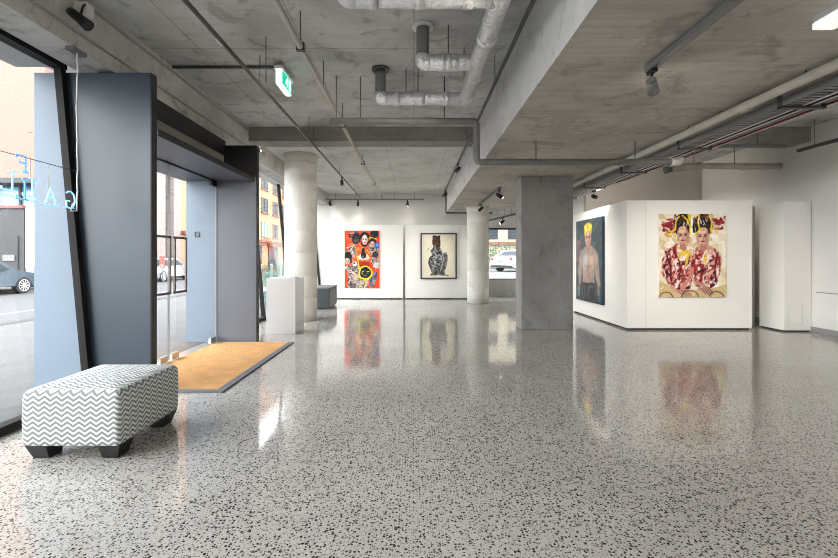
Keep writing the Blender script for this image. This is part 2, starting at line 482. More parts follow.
struct(MB().box(XR - .006, XR, YB, 7.7, .72, .735).build('trim_2', M['base']))

struct(MB().box(-3.0, 1.09, 8.2, 15.0, 3.57, CE).build('ceiling_rear', concrete('lit_rear_slab_concrete', (0.56, 0.55, 0.515), (0.72, 0.71, 0.675), (0.82, 0.81, 0.775), seam=(1.22, 2.44), board=0.3, stain=0.5), origin=(-3, 8.2, 3.57)), 'slightly lower concrete slab beyond the cross beam, paled for the window light')  # window light on the rear ceiling is put into this paler colour
# piers and columns
pier = MB().box(1.99, 2.96, 8.0, 8.42, 0, SO).bevel(.012, 1)
struct(pier.build('square_column', M['pier']), 'square grey concrete column under the deep beam')
def round_column(x, y, r, z1, label, name='round_column'):
    prof = [(r, 0)]
    z = .48
    while z < z1 - .2:
        prof += [(r, z - .006), (r - .004, z), (r, z + .006)]; z += .48
    prof += [(r, z1 - .205), (r - .012, z1 - .195), (r - .012, z1 - .18), (r + .012, z1 - .17), (r + .015, z1)]
    return struct(MB().lathe((x, y, 0), prof, 48).build(name, M['rcol']), label)
round_column(-2.46, 9.35, .345, 3.57, 'pale round concrete column near the glazed front')
round_column(1.92, 12.9, .325, SO, 'pale round concrete column at the back under the beam')

# ------------------------------------------------------------------ sloping glazed front
def fx(z): return -3.26 - .30 * z / 3.3
def window(n, y0, y1, z0=0.0, z1=3.3, left=True, right=True, sh=0.0, hw=.016):
    def fx(z): return -3.26 + sh - .30 * z / 3.3
    r = thing('window_%d' % n, None, None, (fx(z0), (y0 + y1) / 2, z0)); struct(r)
    fr = MB()
    def upright(y, hw=hw):
        fr.hexa([(fx(z0) - .035, y - hw, z0), (fx(z0) + .035, y - hw, z0), (fx(z0) + .035, y + hw, z0), (fx(z0) - .035, y + hw, z0),
                 (fx(z1) - .035, y - hw, z1), (fx(z1) + .035, y - hw, z1), (fx(z1) + .035, y + hw, z1), (fx(z1) - .035, y + hw, z1)])
    if left: upright(y0 + hw)
    if right: upright(y1 - hw)
    fr.box(fx(z1) - .06, fx(z1) + .05, y0, y1, z1, z1 + .09)
    fr.box(fx(z0) - .05, fx(z0) + .05, y0, y1, z0, z0 + .07)
    fr.build('window_frame', M['frame'], r)
    g = MB()
    g.hexa([(fx(z0) - .006, y0, z0 + .05), (fx(z0) + .006, y0, z0 + .05), (fx(z0) + .006, y1, z0 + .05), (fx(z0) - .006, y1, z0 + .05),
            (fx(z1) - .006, y0, z1), (fx(z1) + .006, y0, z1), (fx(z1) + .006, y1, z1), (fx(z1) - .006, y1, z1)])
    g.build('pane', M['glass'], r)
    return r
window(1, -3.9, 0.15, z1=3.17, sh=.12, hw=.03); window(2, 0.15, 4.19, z1=3.17, sh=.12, hw=.03)
window(3, 6.95, 9.33); window(4, 9.33, 11.28); window(5, 11.28, 13.2); window(6, 13.2, 15.0)

# ------------------------------------------------------------------ entrance portal and glass doors
r = thing('entrance_portal', 'slate blue metal portal around the glass entrance doors', None, (-2.57, 5.55, 0)); struct(r)
MB().box(-3.71, -3.44, 4.20, 4.29, 0, 3.15).hexa([(-3.44, 4.20, 0), (-3.15, 4.20, 0), (-3.15, 4.29, 0), (-3.44, 4.29, 0), (-3.44, 4.20, 3.15), (-3.4399, 4.20, 3.15), (-3.4399, 4.29, 3.15), (-3.44, 4.29, 3.15)]).build('daylit_panel', M['outer'], r)  # part outside the glass, daylight painted into its colour
o = MB().box(-3.15, -2.58, 4.20, 4.29, 0, 3.15).hexa([(-3.15, 4.20, 0), (-3.1499, 4.20, 0), (-3.1499, 4.29, 0), (-3.15, 4.29, 0), (-3.44, 4.20, 3.15), (-3.15, 4.20, 3.15), (-3.15, 4.29, 3.15), (-3.44, 4.29, 3.15)]).build('side_panel', M['slate'], r); o['label'] = 'dark slate side panel nearest the camera'
MB().box(-2.58, -2.565, 4.20, 4.29, 0, 3.15).build('panel_edge', M['black'], o)
MB().box(-3.63, -3.15, 6.85, 6.94, 0, 3.13).build('daylit_panel', M['outer'], r)
o = MB().box(-3.15, -2.515, 6.85, 6.94, 0, 3.13).build('side_panel', M['slate2'], r); o['label'] = 'slate grey side panel beyond the mat'
MB().box(-2.515, -2.50, 6.85, 6.94, 0, 3.13).build('panel_edge', M['black'], o)
MB().box(-3.24, -2.515, 6.835, 6.85, 2.63, 3.13).build('upper_panel', M['black'], r)
MB().box(-3.66, -2.555, 4.29, 6.85, 2.565, 2.62).build('lintel', M['slate2'], r)
MB().box(-2.555, -2.54, 4.29, 6.85, 2.555, 2.625).build('lintel_edge', M['black'], r)
struct(MB().box(-3.12, -3.02, 4.29, 6.85, 2.62, 2.97).build('trim_4', pm('beige_bulkhead', (0.34, 0.31, 0.27), 0.7)), 'beige bulkhead above the entrance lintel')
struct(MB().box(-3.15, -3.0, 4.29, 6.85, 2.97, 3.2).build('trim_5', M['black']), 'black head frame above the entrance')
XD = -3.15
def door(n, y0, y1, hy0, hy1, label):
    d = thing('door_%d' % n, label, None, (XD, (y0 + y1) / 2, 0)); struct(d)
    MB().box(XD - .006, XD + .006, y0, y1, .03, 2.55).build('pane', M['glass'], d)
    edge = MB().box(XD - .006, XD + .0065, y0, y0 + .003, .03, 2.55).box(XD - .007, XD + .007, y1 - .004, y1, .03, 2.55)
    edge.build('glass_edge', M['base'], d)
    for (a, b) in ((y0 + .04, y0 + .2), (y1 - .2, y1 - .04)):
        MB().box(XD - .02, XD + .02, a, b, .02, .10).build('patch_fitting', M['silver'], d)
    MB().box(XD - .012, XD + .012, y0, y1, 2.545, 2.565).build('top_rail', M['black'], d)
    if n == 2: MB().box(XD - .02, XD + .02, y1 - .18, y1, 2.47, 2.545).build('top_pivot', M['black'], d)
    for sx in (.06,):
        h = MB(); x = XD + sx
        h.box(x - .01, x + .01, hy0, hy0 + .028, .88, 1.62).box(x - .01, x + .01, hy1 - .028, hy1, .88, 1.62)
        h.box(x - .0095, x + .0095, hy0, hy1, .88, .91).box(x - .0095, x + .0095, hy0, hy1, 1.59, 1.62)
        for z in (.895, 1.605):
            h.cyl((XD, (hy0 + hy1) / 2, z), (x, (hy0 + hy1) / 2, z), .01, seg=8)
        h.build('handle', M['bronze'], d)
door(1, 4.32, 5.51, 5.13, 5.46, 'frameless glass door leaf nearer the camera')
door(2, 5.53, 6.83, 5.54, 5.84, 'frameless glass door leaf by the far portal panel')
struct(MB().box(-3.30, XD + .0, 4.29, 6.85, -.1, .004).build('trim_3', M['silver']), 'metal door threshold')
t = thing('intercom_plate', 'small square outline plate on the outer part of the far portal panel', 'plate', (-3.45, 6.85, 1.68))
MB().box(-3.49, -3.41, 6.84, 6.85, 1.67, 1.76).build('plate', M['slate2'], t)
q = MB()
for (a, b, c, d_) in ((-3.485, -3.415, 1.675, 1.683), (-3.485, -3.44, 1.747, 1.755), (-3.485, -3.477, 1.675, 1.755), (-3.423, -3.415, 1.675, 1.735)):
    q.box(a, b, 6.834, 6.84, c, d_)
q.build('outline', M['black'], t)

# doormat
t = thing('doormat', 'large orange coir doormat with grey border inside the glass doors', 'mat', (-2.55, 5.5, 0))
MB().box(XD + .03, -1.98, 4.34, 6.80, 0, .014).build('coir_pile', M['coir'], t)
b = MB().box(-1.98, -1.90, 4.27, 6.80, 0, .016).box(XD + .03, -1.98, 4.27, 4.34, 0, .0161)
b.build('border', M['matedge'], t)

# ------------------------------------------------------------------ white block and panels
def panel(x0, x1, y0, y1, z1, label, name='partition_wall'):
    r = thing(name, label, None, ((x0 + x1) / 2, y0, 0)); struct(r)
    MB().box(x0, x1, y0, y1, .035, z1).build('board', M['white'], r)
    MB().box(x0 + .02, x1 - .02, y0 + .02, y1 - .02, 0, .035).build('recessed_base', M['gap'], r)
    return r
bk = thing('partition_block', 'white free-standing partition block carrying two paintings', None, (5.1, 8.0, 0)); struct(bk)
MB().box(3.96, 6.29, 8.0, 8.12, .035, 2.4).build('front_board', M['white'], bk)
MB().box(3.96, 4.08, 8.12, 10.73, .035, 2.4).build('side_board', M['white'], bk)
MB().box(3.99, 6.26, 8.03, 8.10, 0, .035).box(3.99, 4.06, 8.10, 10.7, 0, .035).build('recessed_base', M['gap'], bk)
MB().box(3.95, 6.30, 7.99, 8.13, 2.4, 2.412).box(3.95, 4.09, 8.13, 10.73, 2.4, 2.412).build('top_trim', M['whitepl'], bk)
MB().box(4.312, 4.316, 7.998, 8.0, .05, 2.39).build('board_seam', M['base'], bk)
panel(-3.0, -.36, 14.0, 14.14, 2.42, 'white hanging panel behind the red collage painting', 'partition_panel')
panel(-.28, 2.15, 14.0, 14.14, 2.42, 'white hanging panel behind the framed drawing', 'partition_panel')
bx = thing('boxed_pier', 'white boxed-in pier between block and right wall', None, (6.93, 7.78, 0)); struct(bx)
MB().box(6.70, 7.185, 7.78, 8.34, .03, 2.36).build('casing', M['white'], bx)
MB().box(6.72, 7.17, 7.80, 8.32, 0, .03).build('recessed_base', M['gap'], bx)
q = MB()
for (a, b_, c, d_) in ((6.78, 7.03, .13, .136), (6.78, 7.03, .504, .51), (6.78, 6.786, .13, .51), (7.024, 7.03, .13, .51)):
    q.box(a, b_, 7.777, 7.78, c, d_)
q.build('access_panel', pm('pale_groove_paint', (0.62, 0.61, 0.59), 0.6), bx)
MB().box(6.29, 6.74, 8.5, 8.6, 0, 2.36).build('rear_board', M['wall'], bx)

# ------------------------------------------------------------------ painter
def srgb(c):
    c = np.asarray(c, float)
    return np.where(c <= .04045, c / 12.92, ((c + .055) / 1.055) ** 2.4)

class Paint:
    """a picture painted shape by shape; x to the right 0..1, y downwards 0..1"""
    def __init__(s, w, h, bg, seed=1):
        s.w, s.h = w, h
        s.rng = np.random.RandomState(seed)
        s.img = np.ones((h, w, 3)) * np.array(bg)
        yy, xx = np.mgrid[0:h, 0:w]
        s.x = (xx + .5) / w; s.y = (yy + .5) / h
        s.asp = h / w
        # hand wobble
        g = s.rng.rand(12, 12, 2) - .5
        iy = s.y * 10.99; ix = s.x * 10.99
        i0 = iy.astype(int); j0 = ix.astype(int); fy = (iy - i0)[..., None]; fx_ = (ix - j0)[..., None]
        fy = fy * fy * (3 - 2 * fy); fx_ = fx_ * fx_ * (3 - 2 * fx_)
        wv = (g[i0, j0] * (1 - fx_) + g[i0, j0 + 1] * fx_) * (1 - fy) + (g[i0 + 1, j0] * (1 - fx_) + g[i0 + 1, j0 + 1] * fx_) * fy
        s.xw = s.x + wv[..., 0] * .025; s.yw = s.y + wv[..., 1] * .02
    def put(s, m, c, a=1.0):
        m = np.clip(m, 0, 1)[..., None] * a
        s.img = s.img * (1 - m) + np.array(c) * m
    def ell(s, cx, cy, rx, ry, c, rot=0, a=1.0, soft=.12):
        dx = s.xw - cx; dy = (s.yw - cy) * s.asp
        ca, sa = math.cos(rot), math.sin(rot)
        u = (dx * ca + dy * sa) / rx; v = (-dx * sa + dy * ca) / (ry * s.asp)
        d = np.sqrt(u * u + v * v)
        s.put((1 + soft - d) / soft / 1.0, c, a); return s
    def poly(s, pts, c, a=1.0):
        ins = np.zeros(s.x.shape, bool)
        n = len(pts)
        for i in range(n):
            (x0, y0), (x1, y1) = pts[i], pts[(i + 1) % n]
            if y0 == y1: continue
            k = ((y0 > s.yw) != (y1 > s.yw)) & (s.xw < (x1 - x0) * (s.yw - y0) / (y1 - y0) + x0)
            ins ^= k
        s.put(ins.astype(float), c, a); return s
    def stroke(s, pts, wd, c, a=1.0, wob=True):
        X = s.xw if wob else s.x; Y = s.yw if wob else s.y
        best = np.full(X.shape, 9.0)
        for (x0, y0), (x1, y1) in zip(pts, pts[1:]):
            dx, dy = x1 - x0, (y1 - y0) * s.asp
            px, py = X - x0, (Y - y0) * s.asp
            t = np.clip((px * dx + py * dy) / (dx * dx + dy * dy + 1e-9), 0, 1)
            best = np.minimum(best, np.hypot(px - t * dx, py - t * dy))
        s.put((wd / 2 - best) / .006 + .5, c, a); return s
    def dabs(s, mask, n, cols, l=(.03, .10), wd=(.012, .03), ang=None, a=.9):
        ys, xs = np.nonzero(mask > .5)
        for _ in range(n):
            k = s.rng.randint(len(xs)); x, y = (xs[k] + .5) / s.w, (ys[k] + .5) / s.h
            t = s.rng.rand() * PI if ang is None else ang + s.rng.randn() * .45
            L = s.rng.uniform(*l); bend = s.rng.randn() * .3
            p = [(x, y), (x + math.cos(t) * L * .5, y + math.sin(t) * L * .5 / s.asp), (x + math.cos(t + bend) * L, y + math.sin(t + bend) * L / s.asp)]
            old = s.img.copy()
            s.stroke(p, s.rng.uniform(*wd), cols[s.rng.randint(len(cols))], a)
            keep = mask[..., None] > .5
            s.img = np.where(keep, s.img, old)
        return s
    def soften(s, k=1, grain=.02):
        for _ in range(k):
            q = np.pad(s.img, ((1, 1), (1, 1), (0, 0)), 'edge')
            s.img = (q[:-2, 1:-1] + q[2:, 1:-1] + q[1:-1, :-2] + q[1:-1, 2:] + 4 * q[1:-1, 1:-1]) / 8
        s.img = np.clip(s.img + (s.rng.rand(s.h, s.w, 1) - .5) * grain * 2, 0, 1)
        return s
    def mask(s, pts):
        ins = np.zeros(s.x.shape, bool); n = len(pts)
        for i in range(n):
            (x0, y0), (x1, y1) = pts[i], pts[(i + 1) % n]
            if y0 == y1: continue
            ins ^= ((y0 > s.yw) != (y1 > s.yw)) & (s.xw < (x1 - x0) * (s.yw - y0) / (y1 - y0) + x0)
        return ins.astype(float)
    def face(s, cx, cy, rx, ry, skin, shade, lip, rot=0):
        s.ell(cx, cy, rx, ry, skin)
        s.ell(cx + rx * .68, cy + ry * .12, rx * .28, ry * .72, shade, a=.5, soft=.5)
        s.ell(cx - rx * .78, cy + ry * .2, rx * .2, ry * .6, shade, a=.4, soft=.5)
        s.ell(cx - rx * .1, cy - ry * .55, rx * .5, ry * .2, tuple(min(1, c * 1.12) for c in skin), a=.6, soft=.6)
        s.ell(cx - rx * .42, cy + ry * .3, rx * .2, ry * .16, tuple(min(1, c * 1.1) for c in skin), a=.6, soft=.6)
        for sg in (-1, 1):
            s.stroke([(cx + sg * rx * .65, cy - ry * .22), (cx + sg * rx * .18, cy - ry * .20)], rx * .11, (.30, .19, .16), wob=False)
            s.ell(cx + sg * rx * .42, cy - ry * .04, rx * .2, ry * .07, (.22, .14, .12), soft=.5)
        s.stroke([(cx + rx * .08, cy), (cx + rx * .12, cy + ry * .32), (cx - rx * .08, cy + ry * .36)], rx * .12, shade, wob=False)
        s.ell(cx, cy + ry * .58, rx * .34, ry * .10, lip)
        s.ell(cx, cy + ry * .92, rx * .4, ry * .1, shade, a=.5)
        return s

def paint_twins():
    p = Paint(134, 166, (.92, .88, .80), 3)
    whole = np.ones(p.x.shape)
    p.dabs(whole, 130, [(.95, .93, .88), (.90, .84, .72), (.84, .74, .58), (.97, .95, .92)], (.06, .2), (.03, .09))
    p.poly([(0, .80), (.12, .84), (.3, .90), (.7, .92), (1, .84), (1, 1), (0, 1)], (.83, .72, .54))
    p.dabs(p.mask([(.02, .06), (.26, .06), (.26, .22), (.02, .22)]), 30, [(.55, .12, .16), (.38, .07, .12), (.75, .45, .45), (.94, .90, .84)], (.05, .12), (.02, .05), ang=.4)
    p.dabs(p.mask([(.08, .14), (.24, .14), (.24, .27), (.08, .27)]), 8, [(.95, .82, .18), (.85, .62, .1)], (.04, .08), (.02, .03))
    p.dabs(p.mask([(.77, .02), (.99, .02), (.97, .18), (.80, .20)]), 40, [(.55, .12, .16), (.33, .06, .10), (.75, .40, .38), (.94, .90, .84)], (.05, .12), (.02, .045), ang=.5)
    p.dabs(p.mask([(.76, .14), (.90, .14), (.88, .24), (.76, .24)]), 7, [(.95, .80, .16), (.88, .66, .12)], (.04, .08), (.015, .03))
    # bodies
    L = [(.30, .36), (.13, .42), (.05, .55), (.05, .72), (.14, .86), (.33, .92), (.47, .90), (.52, .62), (.48, .42), (.42, .37)]
    R = [(.60, .38), (.50, .44), (.50, .66), (.52, .86), (.72, .92), (.86, .84), (.92, .66), (.93, .50), (.84, .42), (.72, .37)]
    for B, c in ((L, (.80, .58, .55)), (R, (.82, .60, .56))):
        p.poly(B, c); mk = p.mask(B)
        p.dabs(mk, 240, [(.58, .10, .11), (.42, .06, .09), (.66, .20, .16), (.24, .04, .07), (.96, .92, .89), (.94, .86, .82), (.88, .66, .60), (.80, .42, .38), (.96, .93, .90), (.34, .06, .08)], (.05, .15), (.010, .035), ang=1.9)
    p.dabs(p.mask([(.28, .38), (.48, .38), (.52, .55), (.30, .56)]), 26, [(.96, .92, .88), (.93, .84, .80), (.90, .76, .3)], (.06, .12), (.03, .05), ang=2.2)
    p.dabs(p.mask([(.66, .42), (.78, .44), (.72, .62), (.62, .60)]), 16, [(.96, .90, .86), (.92, .72, .60)], (.05, .1), (.03, .045), ang=1.4)
    p.ell(.37, .45, .03, .045, (.95, .80, .18)); p.ell(.42, .58, .018, .04, (.92, .78, .2), rot=.4); p.ell(.69, .55, .02, .05, (.92, .75, .25))
    # dark sleeve lines and forearms
    p.stroke([(.10, .45), (.17, .62), (.18, .80)], .025, (.32, .05, .09)); p.stroke([(.88, .46), (.83, .62), (.84, .78)], .025, (.34, .06, .09))
    p.stroke([(.50, .66), (.44, .80), (.34, .92)], .06, (.82, .52, .48)); p.stroke([(.56, .82), (.66, .86), (.78, .95)], .055, (.74, .55, .50))
    p.stroke([(.18, .87), (.30, .94), (.46, .97)], .055, (.80, .62, .55)); p.stroke([(.60, .90), (.72, .95), (.76, .99)], .05, (.76, .58, .52))
    for k in range(4):
        p.stroke([(.28 + k * .045, .92), (.36 + k * .045, .985)], .012, (.55, .36, .33)); p.stroke([(.62 + k * .035, .89), (.69 + k * .035, .97)], .011, (.5, .32, .3))
    # arcs of the seat
    for cx_, r_ in ((.11, .10), (.46, .13), (.86, .11)):
        p.stroke([(cx_ + r_ * math.cos(t), 1.0 - r_ / p.asp * .75 * math.sin(t)) for t in np.linspace(.1, PI - .1, 12)], .012, (.20, .20, .12))
    # hair, faces, yellow ribbons
    for (cx_, cy_) in ((.352, .26), (.652, .27)):
        p.stroke([(cx_, cy_ + .06), (cx_ + .01, cy_ + .14)], .09, (.72, .50, .42))
        p.ell(cx_ + .005, cy_ - .15, .125, .115, (.10, .07, .06)); p.ell(cx_, cy_ - .06, .105, .075, (.13, .09, .07))
        p.dabs(p.mask([(cx_ - .13, .0), (cx_ + .13, .0), (cx_ + .11, cy_ - .07), (cx_ - .11, cy_ - .07)]), 26, [(.22, .15, .12), (.06, .05, .05), (.36, .26, .20), (.5, .4, .33)], (.03, .09), (.01, .02))
        p.face(cx_, cy_, .088, .100, (.87, .70, .62), (.62, .40, .34), (.58, .18, .20))
        p.ell(cx_, cy_ - .085, .06, .022, (.84, .67, .58))
    for pts in ([(.30, .03), (.26, .10), (.24, .19)], [(.34, .02), (.42, .07), (.47, .16), (.46, .24)], [(.60, .02), (.58, .10), (.60, .19), (.53, .26)], [(.74, .02), (.78, .10), (.76, .20)], [(.42, .01), (.46, .08)]):
        p.stroke(pts, .022, (.94, .82, .14))
    p.dabs(p.mask([(.22, .0), (.80, .0), (.78, .14), (.24, .14)]), 34, [(.95, .92, .86), (.12, .08, .07), (.5, .12, .14), (.94, .82, .2), (.2, .13, .1)], (.03, .08), (.008, .018), ang=1.4)
    p.dabs(whole, 36, [(.95, .93, .88), (.97, .95, .92), (.88, .80, .66)], (.03, .07), (.01, .02), ang=1.8, a=.7)
    p.soften(1)
    p.stroke([(.50, .06), (.52, .22)], .03, (.12, .09, .08)); p.ell(.485, .09, .02, .06, (.95, .93, .9))
    return p.img

def paint_man():
    p = Paint(110, 142, (.24, .29, .315), 5)
    whole = np.ones(p.x.shape)
    p.dabs(whole, 160, [(.22, .27, .29), (.28, .33, .35), (.20, .25, .28), (.31, .35, .37)], (.06, .2), (.03, .08))
    p.dabs(p.mask([(0, .22), (.26, .26), (.24, .50), (0, .52)]), 40, [(.50, .38, .38), (.42, .33, .35), (.36, .33, .35)], (.06, .15), (.03, .06))
    skin = (.62, .53, .49)
    body = [(.40, .33), (.22, .37), (.13, .46), (.09, .64), (.10, .80), (.20, .81), (.24, .64), (.28, .60), (.27, .80), (.76, .80), (.74, .60), (.80, .70), (.86, .82), (.95, .80), (.90, .60), (.86, .44), (.76, .36), (.60, .33)]
    p.poly(body, skin); mk = p.mask(body)
    p.dabs(mk, 120, [(.66, .57, .53), (.57, .50, .48), (.48, .43, .44), (.72, .65, .61), (.54, .54, .58), (.47, .43, .44)], (.07, .16), (.03, .07), ang=1.5, a=.45)
    p.dabs(p.mask([(.30, .40), (.46, .40), (.44, .62), (.30, .62)]), 26, [(.66, .69, .76), (.74, .76, .80), (.60, .62, .68)], (.05, .12), (.03, .06), ang=1.6, a=.4)
    p.dabs(p.mask([(.50, .42), (.68, .42), (.70, .60), (.54, .64)]), 22, [(.82, .68, .58), (.76, .60, .50)], (.05, .1), (.03, .06), ang=1.4, a=.35)
    p.stroke([(.27, .47), (.265, .60), (.28, .74)], .02, (.36, .32, .34), a=.7); p.stroke([(.75, .47), (.745, .62), (.73, .76)], .02, (.36, .31, .32), a=.7)
    p.ell(.38, .50, .11, .05, (.74, .72, .74), a=.5, soft=.6); p.ell(.62, .50, .11, .05, (.78, .66, .58), a=.5, soft=.6); p.ell(.50, .68, .14, .10, (.66, .54, .50), a=.5, soft=.6)
    p.stroke([(.50, .42), (.50, .60), (.50, .74)], .012, (.50, .40, .38)); p.stroke([(.34, .56), (.46, .58)], .012, (.5, .42, .4)); p.stroke([(.54, .58), (.66, .56)], .012, (.52, .42, .38))
    # trousers and bottles of paint at the hips
    jean = [(.25, .77), (.76, .77), (.84, 1), (.16, 1)]
    p.poly(jean, (.24, .26, .27)); p.dabs(p.mask(jean), 70, [(.20, .22, .24), (.30, .32, .32), (.37, .37, .35), (.15, .17, .20)], (.06, .15), (.02, .05), ang=1.4)
    p.stroke([(.25, .78), (.76, .78)], .03, (.15, .15, .15))
    p.ell(.12, .86, .045, .05, (.52, .48, .47)); p.ell(.88, .87, .045, .05, (.54, .50, .50)); p.ell(.9, .94, .05, .03, (.25, .42, .52)); p.ell(.1, .93, .05, .03, (.42, .47, .52))
    # neck, head, hair
    p.stroke([(.50, .26), (.50, .35)], .16, (.60, .48, .44))
    p.face(.50, .215, .115, .105, (.76, .60, .54), (.52, .38, .36), (.58, .28, .28))
    p.stroke([(.40, .205), (.60, .205)], .03, (.20, .14, .13))
    p.ell(.50, .115, .145, .068, (.86, .76, .22)); p.ell(.42, .16, .06, .05, (.84, .74, .22)); p.ell(.59, .15, .05, .05, (.8, .7, .2))
    p.dabs(p.mask([(.36, .06), (.64, .06), (.64, .18), (.36, .18)]), 26, [(.94, .87, .36), (.96, .92, .55), (.72, .60, .14)], (.04, .08), (.015, .03), ang=1.2)
    p.face(.50, .225, .10, .085, (.76, .62, .56), (.52, .40, .38), (.58, .32, .32))
    p.soften(3)
    return p.img

def paint_collage():
    p = Paint(104, 170, (.93, .26, .13), 8)
    p.dabs(np.ones(p.x.shape), 60, [(.95, .28, .15), (.90, .22, .11), (.94, .34, .18)], (.08, .2), (.04, .08))
    def crowd(pts, n, cols, **k): p.dabs(p.mask(pts), n, cols, **k)
    pale = [(.82, .78, .72), (.66, .62, .58), (.45, .42, .40), (.25, .24, .25), (.88, .84, .80), (.55, .55, .60), (.75, .60, .50)]
    crowd([(.0, .64), (.3, .55), (.5, .62), (.72, .86), (.62, 1), (0.02, 1), (.10, .8)], 190, pale, l=(.06, .15), wd=(.02, .06))
    crowd([(.72, .50), (1, .44), (1, .66), (.86, .66)], 60, pale, l=(.05, .12), wd=(.02, .05))
    crowd([(.70, .84), (.88, .68), (.95, .75), (.84, .97), (.72, 1)], 60, [(.30, .36, .44), (.18, .2, .24), (.55, .58, .62), (.4, .42, .46)], l=(.06, .14), wd=(.02, .05), ang=1.6)
    crowd([(.14, .28), (.34, .24), (.34, .42), (.08, .46)], 60, [(.50, .52, .52), (.64, .64, .60), (.30, .31, .33), (.75, .72, .66)], l=(.06, .14), wd=(.02, .05), ang=1.9)
    crowd([(.70, .26), (.98, .32), (1, .46), (.74, .48)], 60, [(.50, .46, .42), (.22, .20, .20), (.70, .62, .55), (.35, .33, .32)], l=(.06, .12), wd=(.02, .05))
    crowd([(.06, .22), (.34, .20), (.40, .40), (.36, .62), (.60, .84), (.70, .99), (.06, .99), (.10, .76), (.02, .62), (.02, .44)], 260, pale + [(.10, .10, .11), (.35, .33, .33)], l=(.04, .10), wd=(.012, .035))
    crowd([(.68, .18), (.98, .22), (.99, .66), (.84, .70), (.72, .50)], 150, pale + [(.12, .11, .12), (.30, .30, .32)], l=(.03, .09), wd=(.012, .03))
    # grey-white torso with orange jacket
    p.poly([(.34, .28), (.70, .28), (.78, .46), (.64, .64), (.40, .62), (.30, .44)], (.80, .36, .14))
    crowd([(.34, .28), (.70, .28), (.76, .46), (.64, .62), (.40, .60), (.32, .44)], 50, [(.88, .46, .16), (.72, .28, .10), (.93, .56, .22), (.55, .2, .1), (.6, .5, .42)], l=(.06, .14), wd=(.02, .05), ang=1.3)
    p.poly([(.40, .54), (.70, .54), (.72, .66), (.42, .66)], (.62, .15, .10))
    p.ell(.55, .45, .13, .055, (.86, .82, .80)); p.ell(.44, .47, .05, .035, (.90, .86, .84)); p.ell(.66, .47, .05, .03, (.80, .74, .70))
    p.ell(.54, .43, .075, .055, (.08, .08, .09)); p.stroke([(.54, .33), (.54, .43)], .09, (.12, .12, .12)); p.ell(.53, .455, .03, .02, (.35, .4, .42))
    # heads
    p.ell(.34, .135, .125, .095, (.10, .095, .10)); p.ell(.34, .16, .075, .05, (.30, .27, .26)); p.stroke([(.27, .14), (.42, .14)], .03, (.07, .07, .07))
    p.stroke([(.12, .08), (.24, .06)], .04, (.15, .18, .22)); p.stroke([(.16, .05), (.26, .04)], .02, (.8, .84, .88)); p.ell(.16, .11, .04, .02, (.12, .12, .14)); p.ell(.33, .03, .06, .02, (.2, .3, .4))
    p.ell(.58, .10, .125, .07, (.09, .06, .06)); p.ell(.58, .20, .10, .08, (.10, .07, .07))
    p.face(.58, .16, .08, .085, (.90, .82, .78), (.62, .45, .42), (.65, .12, .12))
    p.ell(.85, .065, .12, .065, (.09, .10, .10)); p.dabs(p.mask([(.74, .02), (.96, .02), (.96, .12), (.74, .12)]), 10, [(.25, .28, .26), (.05, .05, .05), (.4, .42, .4)], (.03, .06), (.01, .02))
    p.stroke([(.70, .13), (.80, .12), (.90, .15)], .03, (.88, .78, .12))
    p.ell(.79, .19, .10, .06, (.12, .10, .10)); p.face(.79, .24, .07, .055, (.80, .68, .60), (.5, .38, .34), (.5, .2, .2))
    p.ell(.93, .255, .065, .055, (.12, .34, .74)); p.ell(.94, .25, .03, .03, (.45, .62, .86))
    p.ell(.09, .455, .115, .075, (.08, .07, .08)); p.ell(.15, .53, .05, .05, (.08, .07, .08)); p.face(.085, .53, .07, .055, (.86, .74, .68), (.55, .42, .38), (.6, .2, .2))
    p.ell(.88, .42, .08, .045, (.20, .16, .15)); p.ell(.90, .60, .08, .045, (.86, .82, .80), a=.8); p.ell(.32, .80, .09, .05, (.80, .68, .58), a=.8)
    p.ell(.14, .70, .07, .035, (.80, .75, .70), a=.8); p.ell(.27, .60, .05, .02, (.78, .85, .84)); p.ell(.45, .92, .09, .04, (.74, .68, .60), a=.7)
    crowd([(.04, .52), (.4, .6), (.5, .9), (.1, .97)], 60, pale + [(.2, .2, .22)], l=(.03, .07), wd=(.008, .02))
    # yellow ring with a dark disc
    p.ell(.60, .735, .185, .112, (.95, .88, .10)); p.ell(.60, .735, .150, .090, (.07, .07, .06))
    p.stroke([(.56, .70), (.51, .71), (.50, .74), (.54, .755)], .022, (.85, .85, .8)); p.stroke([(.62, .71), (.70, .705)], .02, (.85, .85, .8)); p.stroke([(.62, .74), (.69, .745)], .018, (.6, .6, .55)); p.stroke([(.55, .785), (.64, .79)], .016, (.75, .75, .7))
    crowd([(.48, .66), (.72, .66), (.72, .80), (.48, .80)], 14, [(.25, .24, .2), (.05, .05, .05), (.4, .38, .3)], l=(.03, .07), wd=(.008, .016))
    p.stroke([(.36, .45), (.40, .58), (.44, .68)], .028, (.93, .82, .14)); p.stroke([(.56, .85), (.62, .95)], .02, (.90, .8, .16)); p.stroke([(.26, .24), (.23, .30)], .022, (.9, .8, .2)); p.stroke([(.4, .22), (.46, .26)], .016, (.9, .78, .2))
    p.soften(1)
    return p.img

